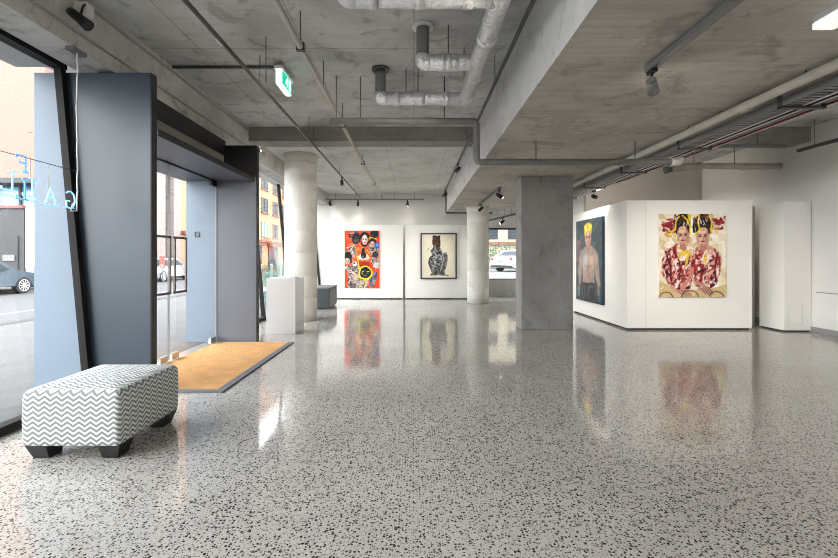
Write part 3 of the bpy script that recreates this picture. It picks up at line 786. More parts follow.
def paint_drawing():
    p = Paint(110, 138, (.90, .875, .79), 11)
    p.dabs(np.ones(p.x.shape), 50, [(.91, .885, .80), (.89, .86, .77), (.92, .90, .83)], (.1, .3), (.05, .1))
    body = [(.36, .26), (.52, .26), (.58, .36), (.66, .44), (.74, .40), (.79, .50), (.76, .72), (.68, .86), (.70, .95), (.22, .97), (.28, .90), (.22, .78), (.16, .66), (.20, .56), (.30, .48), (.25, .38)]
    p.poly(body, (.33, .33, .33)); mk = p.mask(body)
    p.dabs(mk, 170, [(.22, .22, .22), (.38, .38, .38), (.48, .48, .48), (.16, .16, .16), (.58, .58, .58)], (.05, .14), (.015, .04), ang=1.8)
    p.poly([(.31, .015), (.56, .015), (.56, .22), (.54, .28), (.34, .28), (.30, .2)], (.25, .14, .12))
    p.dabs(p.mask([(.31, .015), (.56, .015), (.56, .26), (.31, .26)]), 36, [(.32, .18, .15), (.16, .10, .09), (.40, .24, .20), (.20, .17, .17)], (.05, .1), (.02, .04), ang=1.5)
    for pts in ([(.38, .24), (.40, .34), (.48, .40), (.56, .36)], [(.60, .30), (.64, .44), (.56, .58)], [(.32, .58), (.40, .68), (.52, .70), (.60, .62)], [(.36, .40), (.44, .48), (.40, .56)], [(.24, .60), (.30, .72), (.44, .76)], [(.5, .45), (.58, .5), (.52, .58)], [(.66, .52), (.62, .72), (.56, .84)]):
        p.stroke(pts, .024, (.78, .80, .84), a=.8)
    p.dabs(p.mask([(.28, .34), (.62, .34), (.60, .74), (.24, .74)]), 40, [(.72, .74, .78), (.88, .89, .90), (.5, .5, .52), (.12, .12, .12)], (.03, .08), (.012, .024))
    p.stroke([(.14, .36), (.19, .31)], .014, (.5, .5, .48)); p.stroke([(.58, .955), (.80, .965)], .02, (.18, .18, .18))
    p.soften(2)
    return p.img

def picture_mesh(bm_name, img, o, u, v, n, t, parent, rim_mat, part='canvas'):
    """o: top-left corner of the front, u: right edge vector, v: down edge vector, n: outward normal, t: thickness"""
    h, w, _ = img.shape
    o, u, v, n = Vector(o), Vector(u), Vector(v), Vector(n)
    verts = [tuple(o + u * (i / w) + v * (j / h)) for j in range(h + 1) for i in range(w + 1)]
    faces = [(j * (w + 1) + i, (j + 1) * (w + 1) + i, (j + 1) * (w + 1) + i + 1, j * (w + 1) + i + 1) for j in range(h) for i in range(w)]
    nf = len(faces)
    b0 = len(verts)
    cs = [o, o + u, o + u + v, o + v]
    verts += [tuple(c) for c in cs] + [tuple(c - n * t) for c in cs]
    for k in range(4):
        faces.append((b0 + k, b0 + (k + 1) % 4, b0 + 4 + (k + 1) % 4, b0 + 4 + k))
    faces.append((b0 + 4, b0 + 5, b0 + 6, b0 + 7))
    me = bpy.data.meshes.new(part)
    w0 = Vector(parent['_w'])
    me.from_pydata([tuple(Vector(q) - w0) for q in verts], [], faces)
    me.materials.append(M['paint']); me.materials.append(rim_mat)
    for k in range(nf, len(faces)): me.polygons[k].material_index = 1
    ca = me.color_attributes.new('paint', 'FLOAT_COLOR', 'CORNER')
    lin = srgb(np.clip(img, 0, 1)).reshape(-1, 3)
    arr = np.ones((len(me.loops), 4), np.float32)
    arr[:nf * 4, :3] = np.repeat(lin, 4, axis=0)
    ca.data.foreach_set('color', arr.ravel())
    me.update()
    ob = bpy.data.objects.new(part, me); COL.objects.link(ob); ob.parent = parent
    return ob

# twins on the front of the block
t = thing('painting', 'unframed portrait canvas of two seated women with yellow ribbons and red tops', 'painting', (5.15, 7.99, .61))
picture_mesh('twins', paint_twins(), (4.53, 7.95, 2.155), (1.245, 0, 0), (0, 0, -1.54), (0, -1, 0), .048, t, M['canvas'])
# man on the side of the block
t = thing('painting', 'canvas of a bare-chested blond man on dark grey, on the block side', 'painting', (3.94, 9.6, .36))
picture_mesh('man', paint_man(), (3.90, 10.34, 2.21), (0, -1.42, 0), (0, 0, -1.85), (-1, 0, 0), .058, t, M['navy'])
# collage
t = thing('painting', 'bright red and orange collage canvas of many heads with a yellow ring', 'painting', (-1.69, 13.98, .37))
picture_mesh('collage', paint_collage(), (-2.255, 13.955, 2.23), (1.135, 0, 0), (0, 0, -1.865), (0, -1, 0), .043, t, M['canvas'])
# framed drawing
t = thing('framed_drawing', 'black and white figure drawing on cream paper in a thin dark frame', 'picture', (.80, 13.98, .66))
q = MB(); x0, x1, z0, z1 = .21, 1.39, .66, 2.15
q.box(x0, x0 + .045, 13.94, 13.995, z0, z1).box(x1 - .045, x1, 13.94, 13.995, z0, z1).box(x0 + .045, x1 - .045, 13.94, 13.995, z0, z0 + .045).box(x0 + .045, x1 - .045, 13.94, 13.995, z1 - .045, z1)
q.build('frame', M['pframe'], t)
MB().box(x0 + .045, x1 - .045, 13.965, 13.995, z0 + .045, z1 - .045).build('mount', M['white'], t)
picture_mesh('drawing', paint_drawing(), (x0 + .075, 13.960, z1 - .065), (x1 - x0 - .15, 0, 0), (0, 0, -(z1 - z0 - .13)), (0, -1, 0), .005, t, M['canvas'], 'paper')

# ------------------------------------------------------------------ ottoman
t = thing('ottoman', 'square ottoman in grey and white chevron fabric on black block feet', 'ottoman', (-2.267, 3.195, 0))
OX0, OX1, OY0, OY1, OZ0, OZ1 = -2.592, -1.943, 2.83, 3.56, .098, .462
bm = bmesh.new(); uvl = bm.loops.layers.uv.new('UVMap')
n = 16
def ott(u, v, z, ins=0): return Vector((OX0 + (OX1 - OX0) * u, OY0 + (OY1 - OY0) * v, z))
def ring_pts(ins, z):
    """rounded rectangle, slightly bulging sides"""
    cxm, cym = (OX0 + OX1) / 2, (OY0 + OY1) / 2
    a, b = (OX1 - OX0) / 2 - ins, (OY1 - OY0) / 2 - ins
    rc = max(.004, .028 - ins * .1)
    pts = []
    for (sx, sy, a0) in ((1, 1, 0), (-1, 1, PI / 2), (-1, -1, PI), (1, -1, 3 * PI / 2)):
        for k in range(5):
            an = a0 + PI / 2 * k / 4
            pts.append(Vector((cxm + sx * (a - rc) + rc * math.cos(an), cym + sy * (b - rc) + rc * math.sin(an), z)))
    # subdivide the straight runs
    out = []
    for i in range(len(pts)):
        p, q_ = pts[i], pts[(i + 1) % len(pts)]
        out.append(p)
        if i % 5 == 4:
            for k in range(1, 10): out.append(p.lerp(q_, k / 10))
    return out
levels = [(.012, OZ0), (.004, OZ0 + .006), (0, OZ0 + .04), (-.003, .28), (0, OZ1 - .045), (.004, OZ1 - .022), (.014, OZ1 - .006), (.03, OZ1 + .004), (.08, OZ1 + .014), (.16, OZ1 + .022), (.24, OZ1 + .026)]
rings = []
for ins, z in levels:
    rings.append([bm.verts.new(p) for p in ring_pts(ins, z)])
nr = len(rings[0])
for A, B in zip(rings, rings[1:]):
    for k in range(nr):
        f = bm.faces.new((A[k], A[(k + 1) % nr], B[(k + 1) % nr], B[k])); f.smooth = True
bm.faces.new(rings[-1]).smooth = True; bm.faces.new(rings[0][::-1])
bmesh.ops.recalc_face_normals(bm, faces=bm.faces); bm.normal_update()
for f in bm.faces:
    nn = f.normal
    c = f.calc_center_median()
    if c.z > OZ1 - .001: md = 2
    elif abs(nn.y) > abs(nn.x): md = 0
    else: md = 1
    for lp in f.loops:
        p = lp.vert.co
        lp[uvl].uv = ((p.x, p.z) if md == 0 else (p.y, p.z) if md == 1 else (p.x, p.y))
me = bpy.data.meshes.new('upholstery'); bm.to_mesh(me); bm.free(); me.materials.append(M['chev'])
me.transform(Matrix.Translation(-t.location)); ob = bpy.data.objects.new('upholstery', me); COL.objects.link(ob); ob.parent = t
for sx in (-1, 1):
    for sy in (-1, 1):
        cx_ = -2.267 + sx * .245; cy_ = 3.195 + sy * .275
        w1, w2 = .075, .055
        dx, dy = sx * .015, sy * .015
        MB().hexa([(cx_ - w2 - dx, cy_ - w2 - dy, 0), (cx_ + w2 - dx, cy_ - w2 - dy, 0), (cx_ + w2 - dx, cy_ + w2 - dy, 0), (cx_ - w2 - dx, cy_ + w2 - dy, 0),
                   (cx_ - w1, cy_ - w1, .104), (cx_ + w1, cy_ - w1, .104), (cx_ + w1, cy_ + w1, .104), (cx_ - w1, cy_ + w1, .104)]).bevel(.004, 1).build('leg', M['leg'], t)

# ------------------------------------------------------------------ plinth, leaflets, storage bench
c, s_ = math.cos(.06), math.sin(.06)
tag(MB().prism([(-2.61, 7.585, 0), (-2.085, 7.555, 0), (-2.05, 8.02, 0), (-2.575, 8.05, 0)], (0, 0, .985)).bevel(.004, 1).build('plinth', M['plinth']), 'plain white display plinth in front of the round column', 'plinth')
tag(MB().prism([(-2.45, 7.68, .985), (-2.12, 7.66, .985), (-2.10, 7.90, .985), (-2.43, 7.92, .985)], (0, 0, .018)).build('leaflet_stack', pm('pale_blue_paper', (0.62, 0.66, 0.78), 0.7)), 'thin stack of pale leaflets lying on the white plinth', 'leaflets')
t = thing('storage_bench', 'low dark grey storage bench beyond the round column', 'bench', (-2.65, 11.7, 0))
MB().box(-3.0, -2.22, 11.2, 12.30, .04, .53).build('carcass', M['bench'], t)
MB().box(-2.22, -2.20, 11.24, 12.26, .06, .51).build('side_panel', M['bench2'], t)
MB().box(-3.01, -2.19, 11.19, 12.31, .53, .57).build('top', M['bench2'], t)
MB().box(-2.97, -2.26, 11.24, 12.26, 0, .04).build('base', M['black'], t)

# ------------------------------------------------------------------ ceiling services
# foil-wrapped exhaust duct
t = thing('exhaust_duct', 'silver foil wrapped exhaust duct with three branches under the ceiling', 'duct', (.66, 4.2, 3.34))
ZD = 3.34; XM = .66
o = MB().tube([(XM + .02, 1.2, ZD), (XM, 3.4, ZD), (XM - .02, 5.42, ZD)], .088, 18).build('main_pipe', M['foil'], t)
for y in (2.4, 3.9, 4.7, 5.25):
    MB().cyl((XM, y - .05, ZD), (XM, y + .05, ZD), .096, seg=18).build('collar', M['foil'], o)
def branch(y, x1, riser_x=None, ring='white', bends=None):
    xs = riser_x
    z = ZD
    o = MB().tube([(XM, y + (.0), z), (XM - .12, y, z), (x1, y, z)], .078, 16).build('branch_pipe', M['foil'], t)
    for xx in np.linspace(x1 + .18, XM - .25, 3):
        MB().cyl((xx - .04, y, z), (xx + .04, y, z), .085, seg=16).build('sleeve', M['foil'], o)
    k = MB().tube([(x1 + .05, y, z), (x1 - .02, y, z), (x1 - .02, y, z + .07)], .079, 16, bend=.05).build('elbow', M['foil'], t)
    k = MB().cyl((x1 - .02, y, z + .05), (x1 - .02, y, CE), .066, seg=18).build('riser', M['pvc'], t)
    MB().cyl((x1 - .02, y, CE - .03), (x1 - .02, y, CE), .11, seg=20).build('ceiling_ring', M['whitepl'] if ring == 'white' else M['darkpipe'], k)
branch(5.40, -.40, ring='dark'); branch(4.40, .11); branch(3.30, -.50)
for (x, y) in ((XM - .09, 4.9), (XM + .09, 3.0), (.35, 4.40), (-.10, 5.40), (.05, 5.40), (.0, 3.30), (XM, 1.4)):
    MB().cyl((x, y, ZD), (x, y, CE), .006, seg=6).build('hanger_rod', M['darkpipe'], t)

def pipe(name, label, cat, pts, r, m, clamps=(), rods=(), bend=0.0, group=None, couplers=(), cm=None):
    pts = [Vector(p) for p in pts]
    mid = (pts[0] + pts[-1]) / 2
    t = thing(name, label, cat, mid, group)
    MB().tube(pts, r, 12, bend=bend).build('tube', M[m], t)
    for (a, b) in couplers:
        MB().cyl(a, b, r * 1.22, seg=12).build('coupler', M[cm or m], t)
    for p in clamps:   # strap up to the slab
        p = Vector(p[:3] + (p[3],) if False else p[:3]); zt = CE
        MB().box(p.x - r * 1.3, p.x + r * 1.3, p.y - .02, p.y + .02, p.z - r * 1.3, p.z + r * 1.4).build('clamp', M['darkpipe'], t)
    for (x, y, z0, z1) in rods:
        MB().cyl((x, y, z0), (x, y, z1), .006, seg=6).build('hanger_rod', M['darkpipe'], t)
    return t
# cream pipe running away over the room
pipe('sprinkler_pipe', 'cream painted pipe running away under the ceiling right of the exit sign', 'pipe', [(-1.095, 2.0, 3.375), (-1.095, 14.5, 3.375)], .03, 'creampipe',
     clamps=[(-1.095, y, 3.375) for y in (4.15, 6.6, 9.2, 11.8)], rods=[(-1.095, y, 3.375, CE) for y in (4.15, 5.2, 6.6, 9.2, 11.8)])
# grey main crossing the room, stepping down under the beam
t = pipe('crossing_pipe', 'thick grey pipe crossing the room and stepping down under the deep beam', 'pipe',
     [(-1.10, 5.64, 3.135), (.82, 5.64, 3.135), (.82, 5.64, 2.598), (3.42, 5.64, 2.598)], .043, 'galv', bend=.06,
     rods=[(-.7, 5.64, 3.135, CE), (.4, 5.64, 3.135, CE), (-1.02, 5.64, 3.135, CE), (1.6, 5.64, 2.598, SO), (2.9, 5.64, 2.598, SO)])
MB().tube([(3.36, 5.64, 2.598), (3.49, 5.64, 2.598), (3.49, 5.64, 2.66)], .055, 12, bend=.05).build('end_elbow', M['galv'], t)
# upper conduits on the edge beam
pipe('conduit', 'thin grey conduit along the top of the edge beam', 'conduit', [(-2.985, -3.5, 3.665), (-2.985, 7.75, 3.64)], .015, 'conduit')
pipe('conduit', 'thin grey conduit along the foot of the edge beam', 'conduit', [(-2.985, -3.5, 3.345), (-2.985, 7.75, 3.345)], .013, 'conduit')
pipe('conduit', 'short black conduit feeding the green exit sign', 'conduit', [(-2.985, 5.32, 3.70), (-1.70, 5.32, 3.70)], .018, 'darkpipe')
pipe('conduit', 'dark conduit down the beam end at the back wall', 'conduit', [(1.06, 14.3, 3.60), (1.06, 14.3, 2.84), (2.6, 14.3, 2.84)], .022, 'darkpipe', bend=.04)
pipe('sprinkler_pipe', 'cream painted pipe under the deep beam left of the cable tray', 'pipe', [(3.18, -1.0, 2.80), (3.20, 12.0, 2.80)], .042, 'creampipe',
     couplers=[((3.2, 4.1, 2.80), (3.2, 4.2, 2.80)), ((3.19, 6.6, 2.8), (3.19, 6.7, 2.8))], rods=[(3.19, y, 2.8, SO) for y in (3.5, 5.0, 7.5, 9.5)])
fp = pipe('flue_pipe', 'white pipe with an end cowl jutting from the right wall over the block', 'pipe', [(7.22, 8.45, 3.14), (6.4, 8.45, 3.14), (5.55, 8.45, 3.15), (5.05, 8.45, 3.08)], .058, 'creampipe',
     couplers=[((6.4, 8.45, 3.14), (6.5, 8.45, 3.14)), ((5.55, 8.45, 3.15), (5.64, 8.45, 3.149))], rods=[(6.3, 8.45, 3.14, CE), (5.5, 8.45, 3.15, CE)], bend=.12)
MB().tube([(5.06, 8.45, 3.085), (4.94, 8.45, 3.06)], .05, 12, r2=.07).build('end_cowl', M['grey'], fp)
pipe('conduit', 'pale conduit below the cross beam at the right wall', 'conduit', [(4.2, 7.76, 3.36), (6.7, 7.76, 3.36)], .03, 'galv', rods=[(4.6, 7.76, 3.36, CE), (6.2, 7.76, 3.36, CE)])

# lighting tracks
def track(label, a, b, drop_to, w=.036, h=.034, m='darkpipe'):
    a, b = Vector(a), Vector(b)
    t = thing('lighting_track', label, 'light track', (a + b) / 2)
    MB().bar(a, b, w, h).build('channel', M[m], t)
    d = (b - a)
    if drop_to - a.z > h / 2 + .01:
        k = 5
        for i in range(k):
            p = a + d * ((i + .5) / k)
            MB().cyl((p.x, p.y, p.z), (p.x, p.y, drop_to), .005, seg=6).build('hanger_rod', M['darkpipe'], t)
    e = a.copy()
    return t
tk = track('long lighting track running away left of the exit sign', (-1.81, 1.0, 3.38), (-1.81, 14.5, 3.38), CE, .024, .03, 'darkpipe')
MB().bar((-1.835, 1.0, 3.39), (-1.835, 14.5, 3.39), .014, .016).build('feed_conduit', M['conduit'], tk)
MB().box(-1.85, -1.80, 4.0, 4.12, 3.372, 3.40).build('feed_box', M['whitepl'], tk)
track('long lighting track along the left face of the deep beam', (.95, 1.0, 3.39), (.95, 14.5, 3.39), CE, .028, .034)
track('short lighting track under the deep beam near the camera', (1.86, 1.2, 2.835), (1.86, 3.42, 2.835), SO, .05, .05, 'grey')
track('short lighting track under the deep beam beyond the square column', (1.84, 9.2, 2.835), (1.84, 12.2, 2.835), SO, .04, .05)
track('lighting track hung along the foot of the ceiling at the back wall', (-3.0, 14.6, 3.33), (.35, 14.6, 3.33), CE, .034, .04, 'grey')
track('dark lighting track slung under the deep beam by the rear window', (2.56, 14.7, 2.62), (3.05, 12.0, 2.62), SO, .04, .05)
track('dark lighting track hung along the right wall', (6.92, 4.5, 3.27), (6.92, 7.75, 3.27), CE, .05, .05)

# spotlights: one of each, then copies
def spotlight():
    r = bpy.data.objects.new('spotlight', None); COL.objects.link(r); r['_w'] = (0, 0, 0)
    MB().box(-.02, .02, -.045, .045, -.03, 0).cyl((0, 0, -.03), (0, 0, -.10), .009, seg=8).build('bracket', M['black'], r)
    h = MB().cyl((0, 0, .06), (0, 0, -.085), .036, r2=.046, seg=16).cyl((0, 0, .06), (0, 0, .075), .026, seg=12).build('lamp_head', M['black'], r)
    MB().cyl((0, 0, -.085), (0, 0, -.088), .038, seg=16).build('lens', M['lamp'], h)
    return r
proto = spotlight()
SPOTS = [  # track point, aim, watts, label, cone, colour
    ((-1.81, 10.8, 3.365), (-2.2, 14.0, 1.4), 60, 'black spotlight on the long track by the round column', 60),
    ((-2.85, 14.6, 3.31), (-2.6, 15.0, 2.3), 8, 'black spotlight at the left end of the back wall track', 80),
    ((-.22, 14.6, 3.31), (-.22, 15.0, 1.9), 6, 'black spotlight in the middle of the back wall track', 80),
    ((-1.9, 14.6, 3.31), (-2.0, 15.0, 2.3), 7, 'black spotlight on the back wall track above the red collage painting', 80),
    ((.95, 9.28, 3.375), (-1.2, 14.0, 1.4), 130, 'black spotlight halfway along the track on the beam face', 60),
    ((.95, 12.9, 3.375), (.6, 14.9, 2.6), 7, 'black spotlight at the far end of the track on the beam face', 80),
    ((1.84, 9.3, 2.81), (3.96, 9.6, 1.4), 90, 'black spotlight under the beam just beyond the square column', 75),
    ((1.84, 11.8, 2.81), (.3, 14.0, 1.3), 60, 'black spotlight under the beam above the rear round column', 44),
    ((2.78, 13.5, 2.595), (1.2, 14.0, 1.2), 25, 'black spotlight on the slung track by the rear window', 50),
    ((3.60, 8.6, 2.69), (5.6, 10.75, 2.5), 75, 'black spotlight below the cable tray behind the square column', 110),
    ((-1.81, 2.1, 3.365), (-2.35, 8.0, .9), 170, 'unseen black spotlight added as fill on the long left track', 44),  # out of view, added to brighten the plinth
    ((.95, 2.2, 3.375), (-2.5, 9.2, 1.9), 240, 'unseen black spotlight added as fill on the beam face track', 40),  # out of view, added to brighten the round column
    ((1.86, 3.36, 2.81), (5.15, 8.0, 1.0), 400, 'grey spotlight at the end of the near beam track', 42),
]
for i, (loc, aim, watts, label, cone) in enumerate(SPOTS):
    r = proto if i == 0 else copy_tree(proto)
    r.location = loc
    tag(r, label, 'spotlight', 'track spotlights')
    hd = Vector(loc) + Vector((0, 0, -.12))
    d = (Vector(aim) - hd).normalized()
    for ch in r.children:
        if ch.name.startswith('lamp_head'):
            if label.startswith('grey'):
                ch.data = ch.data.copy(); ch.data.materials[0] = M['grey']
            ch.location = (0, 0, -.12)
            ch.rotation_mode = 'QUATERNION'; ch.rotation_quaternion = d.to_track_quat('-Z', 'Y')
    ld = bpy.data.lights.new('spot_lamp', 'SPOT'); ld.energy = watts * 1.45; ld.spot_size = math.radians(cone); ld.spot_blend = 1.0
    ld.color = (1.0, .92, .80); ld.shadow_soft_size = .04
    lo = bpy.data.objects.new('spot_lamp', ld); COL.objects.link(lo)
    lo.location = hd + d * .11; lo.rotation_mode = 'QUATERNION'; lo.rotation_quaternion = d.to_track_quat('-Z', 'Y')

# projector lamp on the edge beam
t = thing('floodlight', 'black floodlight with white bracket on the edge beam, top left', 'floodlight', (-2.98, 3.75, 3.5))
MB().box(-3.0, -2.88, 3.78, 3.88, 3.49, 3.60).bevel(.008, 1).build('bracket', M['whitepl'], t)
q = MB().tube([P(70, 11, 3.70), P(74, 14, 3.70), P(84, 22, 3.70), P(88.5, 26, 3.70)], .034, 14, r2=.05)
q.build('lamp_head', M['black'], t)
MB().tube([P(80, 18, 3.72), P(83, 6, 3.74), P(86, 4, 3.80)], .009, 8, bend=.03).build('arm', M['black'], t)
t = thing('wall_lamp', 'small glowing lamp on the edge beam above the far portal panel', 'lamp', (-2.98, 8.3, 3.4))
MB().cyl((-3.0, 8.3, 3.41), (-2.96, 8.3, 3.41), .025, seg=12).build('holder', M['black'], t)
MB().lathe((-2.955, 8.3, 3.38), [(.004, .015), (.014, .02), (.018, .03), (.014, .04), (.004, .045)], 12).build('bulb', M['lamp'], t)

# fluorescent batten
t = thing('batten_light', 'white fluorescent batten under the deep beam at the top right corner', 'light', (2.59, 2.12, SO - .07))
MB().box(2.53, 2.65, 1.52, 2.72, SO - .045, SO).build('housing', M['whitepl'], t)
MB().box(2.525, 2.655, 1.52, 2.725, SO - .085, SO - .045).build('diffuser', M['tube'], t)

def batten_lamp(x, y, z, watts):
    ld = bpy.data.lights.new('batten_lamp', 'AREA'); ld.shape = 'RECTANGLE'; ld.size = .12; ld.size_y = 1.2; ld.energy = watts
    ld.color = (1.0, .965, .91)
    lo = bpy.data.objects.new('batten_lamp', ld); COL.objects.link(lo); lo.location = (x, y, z)
batten_lamp(2.59, 2.12, SO - .09, 11)
for (x, y, z, lab) in ((1.7, -.4, SO, 'unseen batten added as fill under the deep beam behind the camera, left'), (2.75, -2.2, SO, 'unseen batten added as fill under the deep beam behind the camera, right'),
                  
                  (6.25, 5.4, CE, 'unseen batten added as fill on the ceiling along the right wall, far one'), (6.25, 2.4, CE, 'unseen batten added as fill on the ceiling along the right wall, near one')):
    b_ = copy_tree(t); b_.location = (x, y, z - .07); b_['label'] = lab  # out-of-view battens added to raise the brightness of the room
    batten_lamp(x, y, z - .09, 9)
# cable tray and cables
t = thing('cable_tray', 'grey perforated cable tray running away under the deep beam', 'cable tray', (3.42, 6, 2.75))
q = MB().box(3.34, 3.35, -1, 12.5, 2.72, 2.79).box(3.50, 3.51, -1, 12.5, 2.72, 2.79)
y = -.9
while y < 12.4:
    q.box(3.35, 3.50, y, y + .03, 2.722, 2.73); y += .06
q.build('ladder', M['grey'], t)
for y in (2.4, 3.9, 5.4, 6.9, 8.4, 9.9, 11.4):
    MB().box(3.325, 3.745, y, y + .04, 2.70, 2.72).box(3.325, 3.335, y, y + .04, 2.70, SO).box(3.73, 3.745, y, y + .04, 2.70, SO).build('hanger', M['darkpipe'], t)
def cable(label, x, z, r, m, wob=.006):
    pts = [(x + random.uniform(-wob, wob), y * 1.0, z) for y in np.arange(-.5, 12.2, .75)]
    tag(MB().tube(pts, r, 8).build('cable', M[m]), label, 'cable', 'cables beside the cable tray')
cable('thick white cable strung next to the cable tray edge', 3.545, 2.733, .013, 'whitepl')
cable('grey cable strung between black and white cables by the tray', 3.66, 2.732, .012, 'galv')
cable('black cable strung right of the cable tray', 3.59, 2.732, .012, 'black')
cable('white cable strung right of the black cable by the tray', 3.625, 2.734, .013, 'whitepl')
pipe('conduit', 'red conduit slung just right of the cable tray', 'conduit', [(3.77, -.5, 2.74), (3.77, 8.0, 2.74)], .012, 'red', rods=[(3.77, 3, 2.74, SO), (3.77, 5, 2.74, SO)])
pipe('conduit', 'white conduit slung right of the red conduit', 'conduit', [(3.815, -.5, 2.76), (3.815, 11.5, 2.76)], .022, 'whitepl', rods=[(3.815, 4, 2.76, SO), (3.815, 8, 2.76, SO)])

# thin rods left hanging from the slab
for (px, py0, d, ln, lab) in ((266, 33, 4.62, .50, 'bare threaded rod hanging left of the exit sign'), (309, 97, 7.2, .30, 'bare threaded rod hanging beyond the exit sign')):
    x = (px - CX) * d / F
    tag(MB().cyl((x, d, CE - ln), (x, d, CE), .005, seg=6).build('threaded_rod', M['darkpipe']), lab, 'rod')

# exit sign
t = thing('exit_sign', 'lit green running man exit sign hanging from the ceiling', 'exit sign', (-1.65, 5.45, 3.36))
MB().box(-1.675, -1.60, 5.20, 5.62, 3.45, 3.63).bevel(.006, 1).build('housing', M['exitw'], t)
MB().box(-1.69, -1.585, 5.18, 5.64, 3.63, 3.66).box(-1.66, -1.62, 5.40, 5.46, 3.66, CE).build('mount', M['whitepl'], t)
g = MB().box(-1.60, -1.594, 5.22, 5.605, 3.462, 3.618).build('sign_face', M['exitg'], t)
def glyph(polys):
    q = MB()
    for pl in polys: q.prism([(-1.594, 5.22 + a * .385, 3.462 + b * .156) for a, b in pl], (.003, 0, 0))
    return q
def seg2(a, b, w):
    (x0, y0), (x1, y1) = a, b
    dx, dy = x1 - x0, (y1 - y0) * .485; L = math.hypot(dx, dy); nx, ny = -dy / L * w, dx / L * w / .485
    return [(x0 + nx, y0 + ny), (x0 - nx, y0 - ny), (x1 - nx, y1 - ny), (x1 + nx, y1 + ny)]
man = [[(.47 + .030 * math.cos(k * PI / 4), .82 + .062 * math.sin(k * PI / 4)) for k in range(8)],
       seg2((.46, .72), (.42, .46), .032), seg2((.42, .46), (.50, .32), .02), seg2((.50, .32), (.46, .12), .018), seg2((.42, .46), (.34, .30), .02), seg2((.34, .30), (.26, .28), .018),
       seg2((.46, .70), (.55, .58), .014), seg2((.55, .58), (.61, .64), .013), seg2((.46, .70), (.36, .62), .014), seg2((.36, .62), (.33, .48), .013)]
glyph(man).build('running_man', M['exitw'], g)
glyph([[(.66, .10), (.86, .10), (.86, .92), (.66, .92)]]).build('doorway', M['exitw'], g)

# ------------------------------------------------------------------ neon sign in the window (seen from behind)
t = thing('neon_sign', 'blue neon letters on wires in the left window, read from the street', 'neon sign', (-3.0, 3.5, 1.8))
NX = -3.0
def letter(strokes, y_right, z0, w, h, m, name):
    """letter drawn u to the right, v up, as read from the street: u runs towards -y seen from inside"""
    q = MB()
    for st in strokes:
        q.tube([(NX, y_right - u * w, z0 + v * h) for u, v in st], .0065, 8)
    return q.build(name, M[m], t)
def arc(cx_, cy_, rx, ry, a0, a1, k=14): return [(cx_ + rx * math.cos(math.radians(a0 + (a1 - a0) * i / k)), cy_ + ry * math.sin(math.radians(a0 + (a1 - a0) * i / k))) for i in range(k + 1)]
GL = [arc(.55, .5, .45, .5, 50, 310) + [(.84, .42), (.55, .42)]]
AL = [[(0, 0), (.5, 1), (1, 0)], [(.2, .36), (.8, .36)], [(-.1, 0), (.14, 0)], [(.86, 0), (1.1, 0)]]
LL = [[(.2, 1), (.2, 0), (1, 0), (1, .16)], [(-.1, 1), (.5, 1)], [(-.1, 0), (.2, 0)]]
FL = [[(.15, 0), (.15, 1), (1, 1), (1, .82)], [(.15, .55), (.7, .55), (.7, .66)], [(-.1, 0), (.45, 0)]]
def yd(px): return -NX * F / (CX - px)
letter(GL, yd(76), 1.775, .125, .145, 'neonw', 'letter')
letter(AL, yd(56), 1.795, .10, .125, 'neonw', 'letter')
letter(LL, yd(35), 1.82, .105, .145, 'neonw', 'letter')
letter(LL, yd(15), 1.845, .105, .14, 'neonw', 'letter')
letter(FL, yd(27), 2.00, .09, .125, 'neon', 'letter')
letter(LL, yd(27), 1.79, .09, .155, 'neon', 'letter')  # darker tube stands in for a letter's reflection in the glass
w_ = MB().tube([(NX, 3.82, 2.11), (NX, 3.40, 2.115), (NX, 2.6, 2.12)], .003, 6); w_.build('wire', M['darkpipe'], t)
MB().tube([(NX, 3.80, 1.78), (NX, 3.55, 1.775), (NX, 3.2, 1.80), (NX, 2.7, 1.83)], .004, 6).build('wire', M['neonw'], t)
z = 3.2; pts = []
while z > 1.76:
    pts.append((NX + random.uniform(-.003, .003), 3.83 + random.uniform(-.006, .006), z)); z -= .09
MB().tube(pts, .006, 6).build('feed_cable', M['whitepl'], t)
MB().tube([(NX, 3.83, 1.76), (NX, 3.76, 1.75), (NX, 3.78, 1.82)], .005, 6).build('lead', M['whitepl'], t)
MB().box(NX - .05, NX + .02, 3.76, 3.92, 3.165, 3.2).build('transformer', M['grey'], t)
MB().tube([(NX, 3.53, 1.92), (NX, 3.53, 2.11)], .003, 6).build('wire', M['whitepl'], t)
MB().tube([(NX, 3.36, 1.96), (NX, 3.36, 2.115)], .003, 6).build('wire', M['whitepl'], t)

# ------------------------------------------------------------------ outside
struct(MB().box(-8.2, -3.30, -30, 90, -.12, -.005).build('footpath', M['path'], origin=(-5, 0, 0)), 'pale footpath outside the glazed front')
struct(MB().box(-8.5, -8.2, -30, 90, -.12, .0).build('kerb', M['kerb'], origin=(-8.3, 0, 0)))
struct(MB().box(-60, -8.5, -30, 120, -.22, -.10).build('road', M['road'], origin=(-12, 0, 0)), 'pale street outside')
tag(MB().box(-10.6, -10.42, -20, 80, -.10, -.094).build('lane_line', M['line'], origin=(-10.5, 0, -.1)), 'white painted lane line along the street', 'road marking')
struct(MB().box(-17.6, -16.9, -30, 90, -.12, .02).build('kerb', M['kerb'], origin=(-17, 0, 0)))
struct(MB().box(-60, 40, 15.2, 120, -.1, -.0).build('ground_rear', M['path'], origin=(0, 60, 0))) if False else None
struct(MB().box(-3.88, -3.50, -4, 4.19, 3.20, 3.42).build('canopy', M['boards'], origin=(-3.6, 0, 3.2)), 'board-lined soffit outside above the left window')

